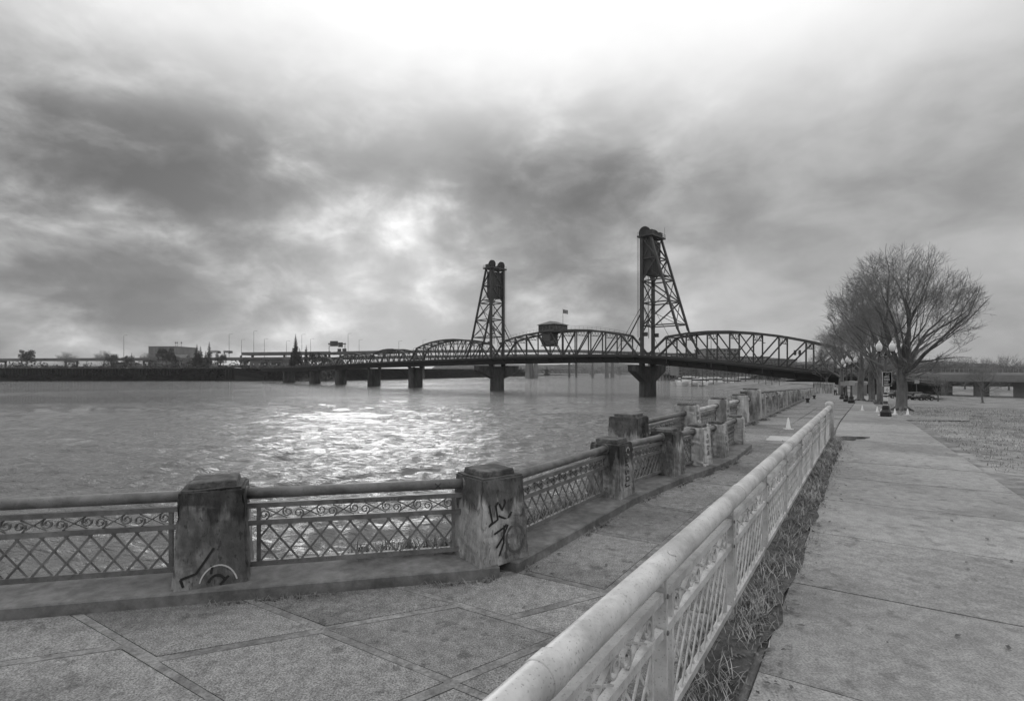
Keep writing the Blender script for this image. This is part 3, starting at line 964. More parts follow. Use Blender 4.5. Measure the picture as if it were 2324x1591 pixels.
# ================================================================== balustrades
def frame_at(poly, i):
    p = Vector((poly[i][0], poly[i][1], 0))
    a = Vector((poly[max(0, i - 1)][0], poly[max(0, i - 1)][1], 0)); c = Vector((poly[min(len(poly) - 1, i + 1)][0], poly[min(len(poly) - 1, i + 1)][1], 0))
    d1 = (p - a).normalized() if i > 0 else (c - p).normalized()
    d2 = (c - p).normalized() if i < len(poly) - 1 else d1
    e = (d1 + d2).normalized()
    return p, e, Vector((e.y, -e.x, 0))            # point, along, towards the walk

def make_post(root, poly, i, h, wb, wt, m, capm, kerb, e=None, chips=True):
    p, e0, n0 = frame_at(poly, i)
    if e is not None: e0 = e; n0 = Vector((e.y, -e.x, 0))
    z0 = gz(p.x, p.y) + kerb - .01
    rnd = random.Random(i * 31 + int(p.y * 10))
    bm = bmesh.new()
    L_ = 5
    rings = []
    for k in range(L_ + 1):
        t = k / L_; w = lerp(wb, wt, t) / 2
        rings.append([bm.verts.new(p + e0 * (w * a) + n0 * (w * c) + Z3 * (z0 + h * t)) for a, c in ((-1, -1), (1, -1), (1, 1), (-1, 1))])
    for k in range(L_):
        for j in range(4): bm.faces.new((rings[k][j], rings[k][(j + 1) % 4], rings[k + 1][(j + 1) % 4], rings[k + 1][j]))
    bm.faces.new(rings[-1]); bm.faces.new(rings[0][::-1])
    bmesh.ops.recalc_face_normals(bm, faces=bm.faces)
    bmesh.ops.bevel(bm, geom=[e_ for e_ in bm.edges if abs((e_.verts[0].co - e_.verts[1].co).normalized().z) > .5 or e_.verts[0].co.z > z0 + h - .01], offset=.022, segments=2, affect='EDGES', clamp_overlap=True)
    bmesh.ops.subdivide_edges(bm, edges=[e_ for e_ in bm.edges if e_.calc_length() > .15], cuts=2, use_grid_fill=True)
    for v in bm.verts:                                  # worn, uneven cast faces
        k = .006 if chips else .003
        if chips and rnd.random() < .12: k = .018
        v.co += Vector((rnd.uniform(-k, k), rnd.uniform(-k, k), rnd.uniform(-k, k)))
    me = bpy.data.meshes.new('post'); bm.to_mesh(me); bm.free(); me.materials.append(m)
    me.transform(Matrix.Translation(-Vector(root['_o'])))
    post = link('post', me, root)
    b = MB(); w = wt * .76
    b.box(p + Z3 * (z0 + h + .03), (w, w, .075), e0, n0, taper=.95)
    b.build('cap', capm, post, bevel=.012)
    return post, p, e0, n0, z0

def spiral(c, e, r, turns, start, sgn, n=16):
    pts = []
    for k in range(n + 1):
        t = k / n; th = start + sgn * turns * 6.283 * t; rr = r * (1 - .72 * t)
        pts.append(c + e * (math.cos(th) * rr) + Z3 * (math.sin(th) * rr))
    return pts

def ribbon(b, pts, nrm, w, d):
    """flat bar bent along pts: width d across nrm, thickness w"""
    k0 = len(b.v)
    for i, p in enumerate(pts):
        t = (pts[min(i + 1, len(pts) - 1)] - pts[max(0, i - 1)]).normalized(); s = t.cross(nrm).normalized()
        for a, c in ((-1, -1), (1, -1), (1, 1), (-1, 1)): b.v.append(tuple(p + s * (a * w / 2) + nrm * (c * d / 2)))
    for i in range(len(pts) - 1):
        for j in range(4):
            j2 = (j + 1) % 4; b.f.append((k0 + i * 4 + j, k0 + i * 4 + j2, k0 + i * 4 + 4 + j2, k0 + i * 4 + 4 + j))

def panel(root, A, Bp, zA, zB, h, m, pipem, pr=.062, lev=(.88, .745, .555, .10), split=True, pipe=True, barw=.022, pitch=.205, scrollr=None):
    """iron panel between two posts: handrail pipe, flat rails, scroll frieze, diagonal lattice"""
    e = (Bp - A); e.z = 0; ln = e.length; e.normalize(); n_ = Vector((e.y, -e.x, 0))
    def P(s, v): 
        t = s / ln; return A.lerp(Bp, t) * 1.0 + Z3 * (lerp(zA, zB, t) + v * h) - Z3 * 0
    A = Vector((A.x, A.y, 0)); Bp = Vector((Bp.x, Bp.y, 0))
    b = MB()
    if pipe:
        b.tube([P(0, lev[0]), P(ln * .5, lev[0]), P(ln, lev[0])], pr, 14); pn = b.build('handrail', pipem, root, smooth=True)
        for s in (.03, ln - .03):
            q = MB(); ax = e; q.lathe(P(s, lev[0]) - e * .02, [(pr * 1.45, 0), (pr * 1.45, .04)], 12, n_, Z3, e); q.build('flange', m, pn)
    rails = []
    for v in lev[1:]:
        rails.append(beam('rail', P(.0, v), P(ln, v), .05, .055, m, root))
    fr = rails[0]
    for s in (.16, ln - .16): beam('upright', P(s, lev[3]), P(s, lev[1]), .04, .03, m, root, n_)
    # lattice
    x0, x1 = .16, ln - .16; hh = (lev[2] - lev[3]) * h; run = hh * .80
    nb = max(3, round((x1 - x0) / pitch)); 
    jb = MB()
    def bar(s0, s1, off):
        # clip s into the panel
        va, vb = lev[3], lev[2]
        if s0 < x0: t = (x0 - s0) / (s1 - s0); va = lerp(lev[3], lev[2], t); s0_ = x0
        elif s0 > x1: t = (x1 - s0) / (s1 - s0); va = lerp(lev[3], lev[2], t); s0_ = x1
        else: s0_ = s0
        if s1 > x1: t = (x1 - s0) / (s1 - s0); vb = lerp(lev[3], lev[2], t); s1_ = x1
        elif s1 < x0: t = (x0 - s0) / (s1 - s0); vb = lerp(lev[3], lev[2], t); s1_ = x0
        else: s1_ = s1
        if abs(va - vb) * h < .05: return
        p, q = P(s0_, va) + n_ * off, P(s1_, vb) + n_ * off
        if split: beam('lattice_bar', p, q, .010, barw, m, root, (q - p).cross(n_))
        else: jb.beam(p, q, .010, barw, (q - p).cross(n_))
    for k in range(-3, nb + 3):
        s = lerp(x0, x1, k / nb)
        if s + run > x0 and s < x1: bar(s, s + run, .006)
        if s > x0 and s - run < x1: bar(s, s - run, -.006)
    if not split: 
        o = jb.build('lattice', m, root); o['kind'] = 'stuff'
    # scrolls
    fh = (lev[1] - lev[2]) * h - .05; r_ = fh * .40; mot = fh * 2.5; ns = max(2, round((x1 - x0) / mot)); mot = (x1 - x0) / ns
    js = MB()
    for k in range(ns):
        s = x0 + mot * (k + .5); vm = (lev[1] + lev[2]) / 2; c = P(s, vm)
        b = MB() if split else js
        cl = c - e * (mot * .5 - r_ * 1.05) - Z3 * (fh * .08); cr_ = c + e * (mot * .5 - r_ * 1.05) + Z3 * (fh * .08)
        sl_ = spiral(cl, e, r_, 1.35, -1.2, 1)[::-1]; sr_ = spiral(cr_, e, r_, 1.35, math.pi - 1.2, 1)
        ribbon(b, sl_ + sr_, n_, .012, .03)
        b.beam(c - e * (mot * .32) + Z3 * (fh * .42), c + e * (mot * .32) - Z3 * (fh * .42), .012, .016, n_)
        if split: b.build('scroll', m, root)
    if not split:
        o = js.build('scrollwork', m, root); o['kind'] = 'stuff'

near = thing('seawall_balustrade', 'near balustrade of graffitied concrete posts and diamond iron lattice at the water edge', 'balustrade', (-.28, 6.24, gz(0, 6)))
KH = .13
NH = [1.0, 1.0, 1.0, .99, .95, .92, .89, .85, .80]
NW = [(.70, .60)] * 4 + [(.66, .56), (.62, .52), (.55, .46), (.52, .44), (.5, .44)]
posts = []
for i in range(len(NEAR)):
    ee = Vector((.80, .60, 0)) if i == 3 else (Vector((.92, .39, 0)).normalized() if i in (1, 2) else None)
    posts.append(make_post(near, NEAR, i, NH[i], NW[i][0], NW[i][1], CONC if i < 6 else PALE, CONC_CAP, KH, e=ee))
for i in range(len(NEAR) - 1):
    p0, p1 = posts[i], posts[i + 1]
    d = (p1[1] - p0[1]).normalized()
    A = p0[1] + d * NW[i][1] * .46; Bq = p1[1] - d * NW[i + 1][1] * .46
    panel(near, A, Bq, p0[4], p1[4], (NH[i] + NH[i + 1]) / 2, IRON if i < 5 else IRON, IRON, pr=.06, split=(2 <= i <= 5), pitch=.21 if i < 4 else .17)
    # kerb under the panel
    b = MB(); n_ = Vector((d.y, -d.x, 0)); a = p0[1] - d * .05; c = p1[1] + d * .05
    g0, g1 = gz(a.x, a.y), gz(c.x, c.y)
    b.hexa([a - n_ * .34 + Z3 * (g0 - .3), a + n_ * .46 + Z3 * (g0 - .1), c + n_ * .46 + Z3 * (g1 - .1), c - n_ * .34 + Z3 * (g1 - .3)],
           [a - n_ * .34 + Z3 * (g0 + KH - .002 * (i % 2)), a + n_ * .45 + Z3 * (g0 + KH - .002 * (i % 2)), c + n_ * .45 + Z3 * (g1 + KH - .002 * (i % 2)), c - n_ * .34 + Z3 * (g1 + KH - .002 * (i % 2))])
    b.build('kerb', KERB, near, bevel=.015)

def strokes(post_rec, face, h, wb, wt, lines, m, lw=.016):
    """spray lines on a post face; coordinates 0..1 across and up"""
    post, p, e, n_, z0 = post_rec
    b = MB()
    for ln_ in lines:
        pts = []
        sm = []
        for (a, c) in zip(ln_, ln_[1:]):
            for k in range(4): sm.append((lerp(a[0], c[0], k / 4), lerp(a[1], c[1], k / 4)))
        sm.append(ln_[-1])
        for u, v in sm:
            w = lerp(wb, wt, v) / 2 + .005
            ax, out = (e, n_) if face == 'n' else ((-n_, -e) if face == '-e' else (n_, e))
            pts.append(p + out * w + ax * ((u - .5) * 2 * w * .96) + Z3 * (z0 + h * v))
        ribbon(b, pts, out, lw, .004)
    o = b.build('graffiti', m, post); return o
def arc(cx_, cy_, rx, ry, a0, a1, n=14): return [(cx_ + rx * math.cos(R(lerp(a0, a1, k / n))), cy_ + ry * math.sin(R(lerp(a0, a1, k / n)))) for k in range(n + 1)]
# nearest post: angular tag over a loop
strokes(posts[3], 'n', NH[3], *NW[3], [[(.15, .70), (.22, .50), (.14, .46), (.34, .52), (.30, .68), (.36, .72)], [(.38, .70), (.44, .62), (.52, .70), (.50, .74)], [(.36, .56), (.55, .50), (.66, .58), (.50, .42), (.26, .36)],
        [(.62, .50), (.44, .30), (.30, .20)], [(.48, .44), (.46, .24), (.36, .10)]], SPRAY, .022)
strokes(posts[3], 'n', NH[3], *NW[3], [arc(.72, .26, .20, .16, 20, 350), [(.56, .22), (.50, .12), (.52, .05)]], SPRAYG, .03)
# left post: sweeping stroke and half circle
strokes(posts[2], 'n', NH[2], *NW[2], [[(.10, .12), (.30, .16), (.48, .34), (.54, .40)], [(.10, .12), (.14, .04)], arc(.58, .02, .12, .10, 20, 160), [(.50, .14), (.52, .22)], [(.62, .02), (.74, .10)]], SPRAY, .024)
strokes(posts[2], 'n', NH[2], *NW[2], [arc(.60, .0, .26, .22, 15, 165)], CHALK, .014)
# third post: lettering written downwards
def letter_col(face_rec, h, wb, wt, m, seq, x=.5, top=.82, step=.10, lw=.014, face='n'):
    G = {'B': [[(-.2, -.4), (-.2, .4), (.15, .35), (.18, .1), (-.2, 0), (.22, -.1), (.2, -.38), (-.2, -.4)]], 'a': [[(.2, .3), (-.15, .3), (-.22, -.1), (-.05, -.35), (.2, -.1), (.2, .3), (.22, -.35)]],
         'r': [[(-.15, .3), (-.12, -.35)], [(-.13, .1), (.05, .3), (.2, .25)]], 's': [[(.2, .3), (-.1, .35), (-.18, .1), (.15, -.1), (.1, -.35), (-.2, -.35)]], 'l': [[(0, .5), (-.05, -.3), (.1, -.4), (.2, -.3)]],
         'd': [[(.1, .4), (-.2, .1), (0, -.3), (.2, 0), (-.1, .2)], [(.2, .5), (.2, -.35)]], 'J': [[(.1, .4), (.12, -.3), (-.1, -.5), (-.2, -.3)]]}
    lines = []
    for k, ch in enumerate(seq):
        for st_ in G[ch]:
            # rotated a quarter turn: the word reads downwards
            lines.append([(x + v * .34, top - step * k - u * step * 1.6) for u, v in st_])
    strokes(face_rec, face, h, wb, wt, lines, m, lw)
letter_col(posts[4], NH[4], *NW[4], SPRAY, 'BarsaJ', top=.80, step=.115, lw=.016)
strokes(posts[4], 'n', NH[4], *NW[4], [arc(.62, .84, .12, .07, 0, 300)], CHALK, .012)
letter_col(posts[6], NH[6], *NW[6], SPRAYG, 'dsad', top=.78, step=.15, lw=.014)
letter_col(posts[7], NH[7], *NW[7], SPRAYG, 'sad', top=.74, step=.17, lw=.014)
# small marks on the first handrail and rail
o = MB(); pA = posts[3][1]; d = (posts[2][1] - posts[3][1]).normalized(); n_ = Vector((-d.y, d.x, 0)); n_ = n_ if n_.y < 0 else -n_
zc = posts[3][4] + NH[3] * .88
for s in (-1, 1): ribbon(o, [pA + d * (.62 + .035 * s * k) + n_ * .0625 + Z3 * (zc + .035 * k) for k in (-1, 0, 1)], n_, .006, .004)
o.build('scratched_mark', SPRAY, near)
b = MB(); rn = random.Random(4)
for k in range(22):
    s = 1.05 + k * .034; z = posts[3][4] + NH[3] * .745
    if k in (9, 13, 18): continue
    x0 = pA + d * s + n_ * .0275
    pts = [x0 + d * rn.uniform(-.012, .012) + Z3 * (z + rn.uniform(-.016, .016)) for _ in range(4)]
    ribbon(b, pts, n_, .004, .003)
b.build('scribble', SPRAY, near)

# dry vines and weeds outside the lattice
sp = []
for i in range(2, len(NEAR) - 1):
    for _ in range(900 if i < 5 else 400):
        t = random.random(); a = Vector((NEAR[i][0], NEAR[i][1], 0)).lerp(Vector((NEAR[i + 1][0], NEAR[i + 1][1], 0)), t)
        d = Vector((NEAR[i + 1][0] - NEAR[i][0], NEAR[i + 1][1] - NEAR[i][1], 0)).normalized(); n_ = Vector((d.y, -d.x, 0))
        dens = .5 + .5 * math.sin(t * 5 + i * 2)
        if i == 2 and t < .45: continue
        if random.random() > .35 + .65 * dens: continue
        q = a - n_ * random.uniform(.10, .36); sp.append(Vector((q.x, q.y, gz(q.x, q.y) + KH - .02 + random.uniform(0, .08))))
o = blades('dry_vines', sp, VINE, (.05, .19), .007, 1.6); o['kind'] = 'stuff'; o['label'] = 'tangled dry vines behind the iron lattice on the seawall top'
sp = []
for i in range(2, len(NEAR) - 1):
    for _ in range(420):
        t = random.random(); a = Vector((NEAR[i][0], NEAR[i][1], 0)).lerp(Vector((NEAR[i + 1][0], NEAR[i + 1][1], 0)), t)
        d = Vector((NEAR[i + 1][0] - NEAR[i][0], NEAR[i + 1][1] - NEAR[i][1], 0)).normalized(); n_ = Vector((d.y, -d.x, 0))
        if math.sin(t * 9 + i * 3) + random.uniform(-.6, .6) < .1: continue
        q = a + n_ * (.49 + abs(random.gauss(0, .035))); sp.append(gp(q.x, q.y, .005))
o = blades('kerb_weeds', sp, VINE, (.015, .06), .006, 1.5); o['kind'] = 'stuff'; o['label'] = 'small weeds growing along the foot of the kerb'

# farther balustrade
far = thing('promenade_balustrade', 'long balustrade of pale flaking concrete posts running towards the bridge', 'balustrade', (10.2, 23, gz(10, 23)))
fposts = []
for i in range(len(FARL)):
    wide = .82 if i == 0 else (.74 if i < 4 else .62)
    hh = 1.2
    if i == 4: wide, hh = .95, 1.42
    fposts.append(make_post(far, FARL, i, hh, wide, wide * .88, CONC if i == 0 else PALE, CONC_CAP, .06) + (wide, hh))
for i in range(len(FARL) - 1):
    p0, p1 = fposts[i], fposts[i + 1]; d = (p1[1] - p0[1]).normalized()
    panel(far, p0[1] + d * p0[5] * .43, p1[1] - d * p1[5] * .43, p0[4], p1[4], 1.1, IRON, PIPE if i > 0 else IRON, pr=.07, split=(i < 3), pitch=.26 if i < 6 else .4, barw=.026)
    b = MB(); n_ = Vector((d.y, -d.x, 0)); a = p0[1]; c = p1[1]; g0, g1 = gz(a.x, a.y), gz(c.x, c.y)
    b.hexa([a - n_ * .42 + Z3 * (g0 - .4), a + n_ * .5 + Z3 * (g0 - .1), c + n_ * .5 + Z3 * (g1 - .1), c - n_ * .42 + Z3 * (g1 - .4)],
           [a - n_ * .42 + Z3 * (g0 + .058 + .002 * (i % 2)), a + n_ * .5 + Z3 * (g0 + .058 + .002 * (i % 2)), c + n_ * .5 + Z3 * (g1 + .058 + .002 * (i % 2)), c - n_ * .42 + Z3 * (g1 + .058 + .002 * (i % 2))])
    b.build('kerb', KERB, far)
letter_col(fposts[0][:5], 1.2, .82, .72, SPRAY, 'Bad', top=.84, step=.12, lw=.02)
letter_col(fposts[1][:5], 1.2, .74, .65, SPRAYG, 'dsdad', top=.82, step=.15, lw=.02)
letter_col(fposts[2][:5], 1.2, .74, .65, SPRAYG, 'dsad', top=.80, step=.17, lw=.022)
# broken corner with a dark lump of exposed stone on the tall post
b = MB(); pr_ = fposts[4]
for k in range(5):
    c = pr_[1] - pr_[2] * (.50 + .03 * k) - pr_[3] * .2 + Z3 * (pr_[4] + 1.0 + .07 * k)
    b.box(c, (.22 - .02 * k, .3, .12), Vector((math.cos(k), math.sin(k), 0)), Vector((-math.sin(k), math.cos(k), 0)))
b.build('broken_corner', CONC_CAP, pr_[0])
# weeds at the foot
sp = []
for i in range(2, 14):
    for _ in range(160):
        a = Vector((FARL[i][0], FARL[i][1], 0)); d = WU; q = a + d * random.gauss(0, .5) + WN * (.52 + abs(random.gauss(0, .12))); sp.append(gp(q.x, q.y, .01))
o = blades('post_weeds', sp, VINE, (.03, .12), .012, 1.4); o['kind'] = 'stuff'; o['label'] = 'dark weeds at the feet of the pale balustrade posts'

# ================================================================== pale pipe railing on the right of the promenade
rail = thing('pipe_railing', 'pale painted pipe railing with scroll and lattice panels beside the promenade', 'railing', (rail_x(8), 8, gz(4, 8)))
RY = [0.35, 1.75, 3.25, 4.85, 6.45, 8.05, 9.85, 11.7, 13.5, 15.35, 17.2]
rp = [Vector((rail_x(y), y, gz(rail_x(y), y))) for y in RY]
RH = 1.12
b = MB(); b.tube([p + Z3 * (RH) for p in rp], .078, 20); pipe_o = b.build('handrail', PIPE, rail, smooth=True)
for i in range(len(rp) - 1):
    a, c = rp[i], rp[i + 1]
    d = (c - a).normalized()
    panel(rail, Vector((a.x, a.y, 0)) + d * .03, Vector((c.x, c.y, 0)) - d * .03, a.z, c.z, 1.0, PIPE, PIPE, lev=(1.1, .93, .70, .12), pipe=False, split=(i < 9), barw=.024, pitch=.20)
for i, p in enumerate(rp):
    beam('upright', p - Z3 * .05, p + Z3 * (RH - .05), .075, .035, PIPE, rail, WU)
    b = MB(); b.tube([p + Z3 * (RH - .13), p + Z3 * (RH - .05)], .03, 8); b.build('bracket', PIPE, rail)
for i in (1, 3, 5, 7, 9):
    d_ = (rp[i + 1] - rp[i]).normalized(); n2_ = Vector((d_.y, -d_.x, 0))
    b = MB(); b.lathe(rp[i] + d_ * .35 + Z3 * RH, [(.080, -.002), (.0835, .004), (.0835, .11), (.080, .116)], 20, n2_, Z3, d_); b.build('coupling', PIPE, rail, smooth=True)
for i, p in enumerate(rp[:8]):
    for v in (.93, .70, .12):
        b = MB(); b.lathe(p + WN * .036 + Z3 * v, [(.016, 0), (.016, .008), (.008, .013)], 8, WU, Z3, WN); b.build('bolt', IRON, rail)
pe = rp[-1] + (rp[-1] - rp[-2]).normalized() * .12
b = MB(); b.lathe(pe, [(.13, -.05), (.13, 1.22), (.12, 1.27), (.08, 1.31), (.03, 1.325)], 16); b.build('end_post', PIPE, rail, smooth=True)
# scratch marks on the pipe
for (y, k) in ((3.3, 0), (6.2, 1), (8.2, 2), (8.5, 3)):
    p = Vector((rail_x(y), y, 0)); p.z = gz(p.x, p.y) + RH
    d = (rp[5] - rp[4]).normalized(); n_ = Vector((d.y, -d.x, 0))
    b = MB(); pts = []
    for j in range(7):
        th = lerp(.35, 1.35, j / 6); pts.append(p + n_ * (math.cos(th) * .080) + Z3 * (math.sin(th) * .080) + d * (.03 * math.sin(j * 1.1 + k)))
    ribbon(b, pts, (n_ + Z3).normalized(), .010, .004)
    b.build('scratch', CHALK, pipe_o)

# ================================================================== lamps, cones, bollards
def street_lamp(p, h, label, sign=True):
    L0 = thing('street_lamp', label, 'street lamp', p, 'twin-globe lamps along the promenade')
    s = h / 4.6
    b = MB(); b.lathe(p, [(.30 * s, -.1), (.30 * s, .28 * s), (.24 * s, .34 * s), (.20 * s, .42 * s), (.19 * s, .62 * s), (.14 * s, .70 * s)], 8); b.build('base', BLACKM, L0)
    b = MB(); b.lathe(p, [(.115 * s, .69 * s), (.10 * s, 1.1 * s), (.085 * s, 1.12 * s), (.075 * s, 3.55 * s), (.11 * s, 3.58 * s), (.11 * s, 3.66 * s), (.06 * s, 3.7 * s)], 12); b.build('post', mat('lamp_post_paint', .10, .5, .3, 4, stain=.3), L0)
    for sg in (-1, 1):
        c = p + Z3 * (3.66 * s)
        b = MB(); b.tube([c, c + Vector((sg * .16 * s, 0, .05 * s)), c + Vector((sg * .34 * s, 0, -.02 * s)), c + Vector((sg * .40 * s, 0, .12 * s)), c + Vector((sg * .40 * s, 0, .26 * s))], .03 * s, 8); ar = b.build('arm', BLACKM, L0, smooth=True)
        g = c + Vector((sg * .40 * s, 0, .26 * s))
        b = MB(); b.lathe(g, [(.06 * s, -.02), (.10 * s, .05 * s), (.08 * s, .08 * s)], 10); b.build('holder', BLACKM, ar)
        b = MB(); b.lathe(g, [(.08 * s, .08 * s), (.155 * s, .20 * s), (.175 * s, .36 * s), (.15 * s, .50 * s), (.10 * s, .58 * s)], 14); b.build('globe', GLOBE, L0, smooth=True)
        b = MB(); b.lathe(g, [(.11 * s, .58 * s), (.10 * s, .62 * s), (.04 * s, .67 * s), (.02 * s, .76 * s)], 10); b.build('finial', GLOBE, L0, smooth=True)
    b = MB(); c = p + Z3 * 3.72 * s; b.lathe(c, [(.06 * s, 0), (.10 * s, .1 * s), (.05 * s, .2 * s), (.015 * s, .42 * s)], 10); b.build('finial', BLACKM, L0, smooth=True)
    if sign == 2:
        b = MB(); c = p + Vector((0, -.12 * s, 2.30 * s)); b.box(c, (.54 * s, .03, .84 * s)); sg_ = b.build('sign', SIGND, L0)
        b = MB(); b.box(c + Vector((0, -.005, 0)), (.57 * s, .02, .87 * s)); b.build('sign_border', SIGNW, sg_)
        # emblem and rows of small print
        b = MB(); ribbon(b, [c + Vector((.12 * s * math.cos(a_), -.02, .30 * s + .07 * s * math.sin(a_))) for a_ in [k / 16 * 6.283 for k in range(17)]], Vector((0, 1, 0)), .014 * s, .006); b.build('emblem', SIGNW, sg_)
        rn = random.Random(3)
        for k, v in enumerate((.17, .12, .03, -.02, -.07, -.16, -.21, -.30, -.35)):
            w = rn.uniform(.28, .44) * s; b = MB(); x0 = c.x - .22 * s
            b.box((x0 + w / 2, c.y - .018, c.z + v * s), (w, .006, .022 * s)); b.build('text_row', SIGNW, sg_)
        b = MB(); c2 = p + Vector((0, -.11 * s, 1.66 * s)); b.box(c2, (.30 * s, .03, .34 * s)); s2 = b.build('sign', SIGNW, L0)
        b = MB()
        ribbon(b, [c2 + Vector((x * s, -.019, z * s)) for x, z in ((-.08, -.06), (0, .09), (.08, -.06))], Vector((0, 1, 0)), .03 * s, .006); b.box(c2 + Vector((0, -.019, -.08 * s)), (.05 * s, .006, .05 * s)); b.build('arrow', SIGND, s2)
        for z, hgt, m_ in ((.95, .24, SIGNW), (1.30, .05, SIGNW), (.70, .05, SIGNW)):
            b = MB(); b.lathe(p + Z3 * z * s, [(.12 * s, 0), (.12 * s, hgt * s)], 12); b.build('sticker', m_, L0)
    elif sign:
        b = MB(); b.box(p + Vector((0, -.11 * s, 2.0 * s)), (.55 * s, .03, .50 * s)); b.build('sign', FAR2, L0)
    return L0
lp = ground_hit(2010, 945)
street_lamp(lp, 4.05, 'street lamp with two white globes, dark notice board and white arrow sign', 2)
for (vx, vy, lab) in ((1932, 915, 'smaller twin-globe lamp just left of the kiosk'), (1921, 912, 'dark twin-globe lamp right beside the smaller kiosk lamp'), (1911, 906, 'farthest twin-globe lamp, nearest the end of the promenade')):
    p = ground_hit(vx, vy); p.y = p.y
    street_lamp(p, 4.5, lab, True)

def cone(p, h, label):
    c = thing('traffic_cone', label, 'traffic cone', p, 'white traffic cones')
    b = MB(); b.box(p + Z3 * .012, (h * .62, h * .62, .03)); b.build('base_plate', WHITE, c, bevel=.006)
    b = MB(); b.lathe(p, [(h * .24, .026), (h * .20, h * .12), (h * .055, h * .97), (h * .03, h)], 16); b.build('cone_body', WHITE, c, smooth=True)
for (vx, vy, h, lab) in ((1789, 974, .46, 'white cone alone on the promenade near the far end of the pale railing'), (1957, 932, .36, 'leftmost white cone at the edge of the lawn'), (1991, 935, .36, 'white cone second from the left at the lawn edge'),
                         (2000, 943, .38, 'white cone just left of the lamp base'), (2031, 941, .36, 'white cone just right of the lamp, in front of the big tree'), (2060, 942, .36, 'rightmost white cone on the side path')):
    cone(ground_hit(vx, vy), h, lab)
def bollard(p, label):
    c = thing('mooring_bollard', label, 'bollard', p, 'mooring bollards on the promenade')
    b = MB(); b.lathe(p, [(.21, -.02), (.21, .04), (.14, .07), (.13, .30)], 14); b.build('stem', BLACKM, c, smooth=True)
    b = MB(); b.lathe(p, [(.13, .29), (.20, .36), (.21, .42), (.16, .47), (.05, .49)], 14); b.build('head', BLACKM, c, smooth=True)
bollard(ground_hit(1833, 914.5), 'nearer black mooring bollard on the promenade')
bollard(ground_hit(1848, 905.5), 'farther black mooring bollard towards the bridge')

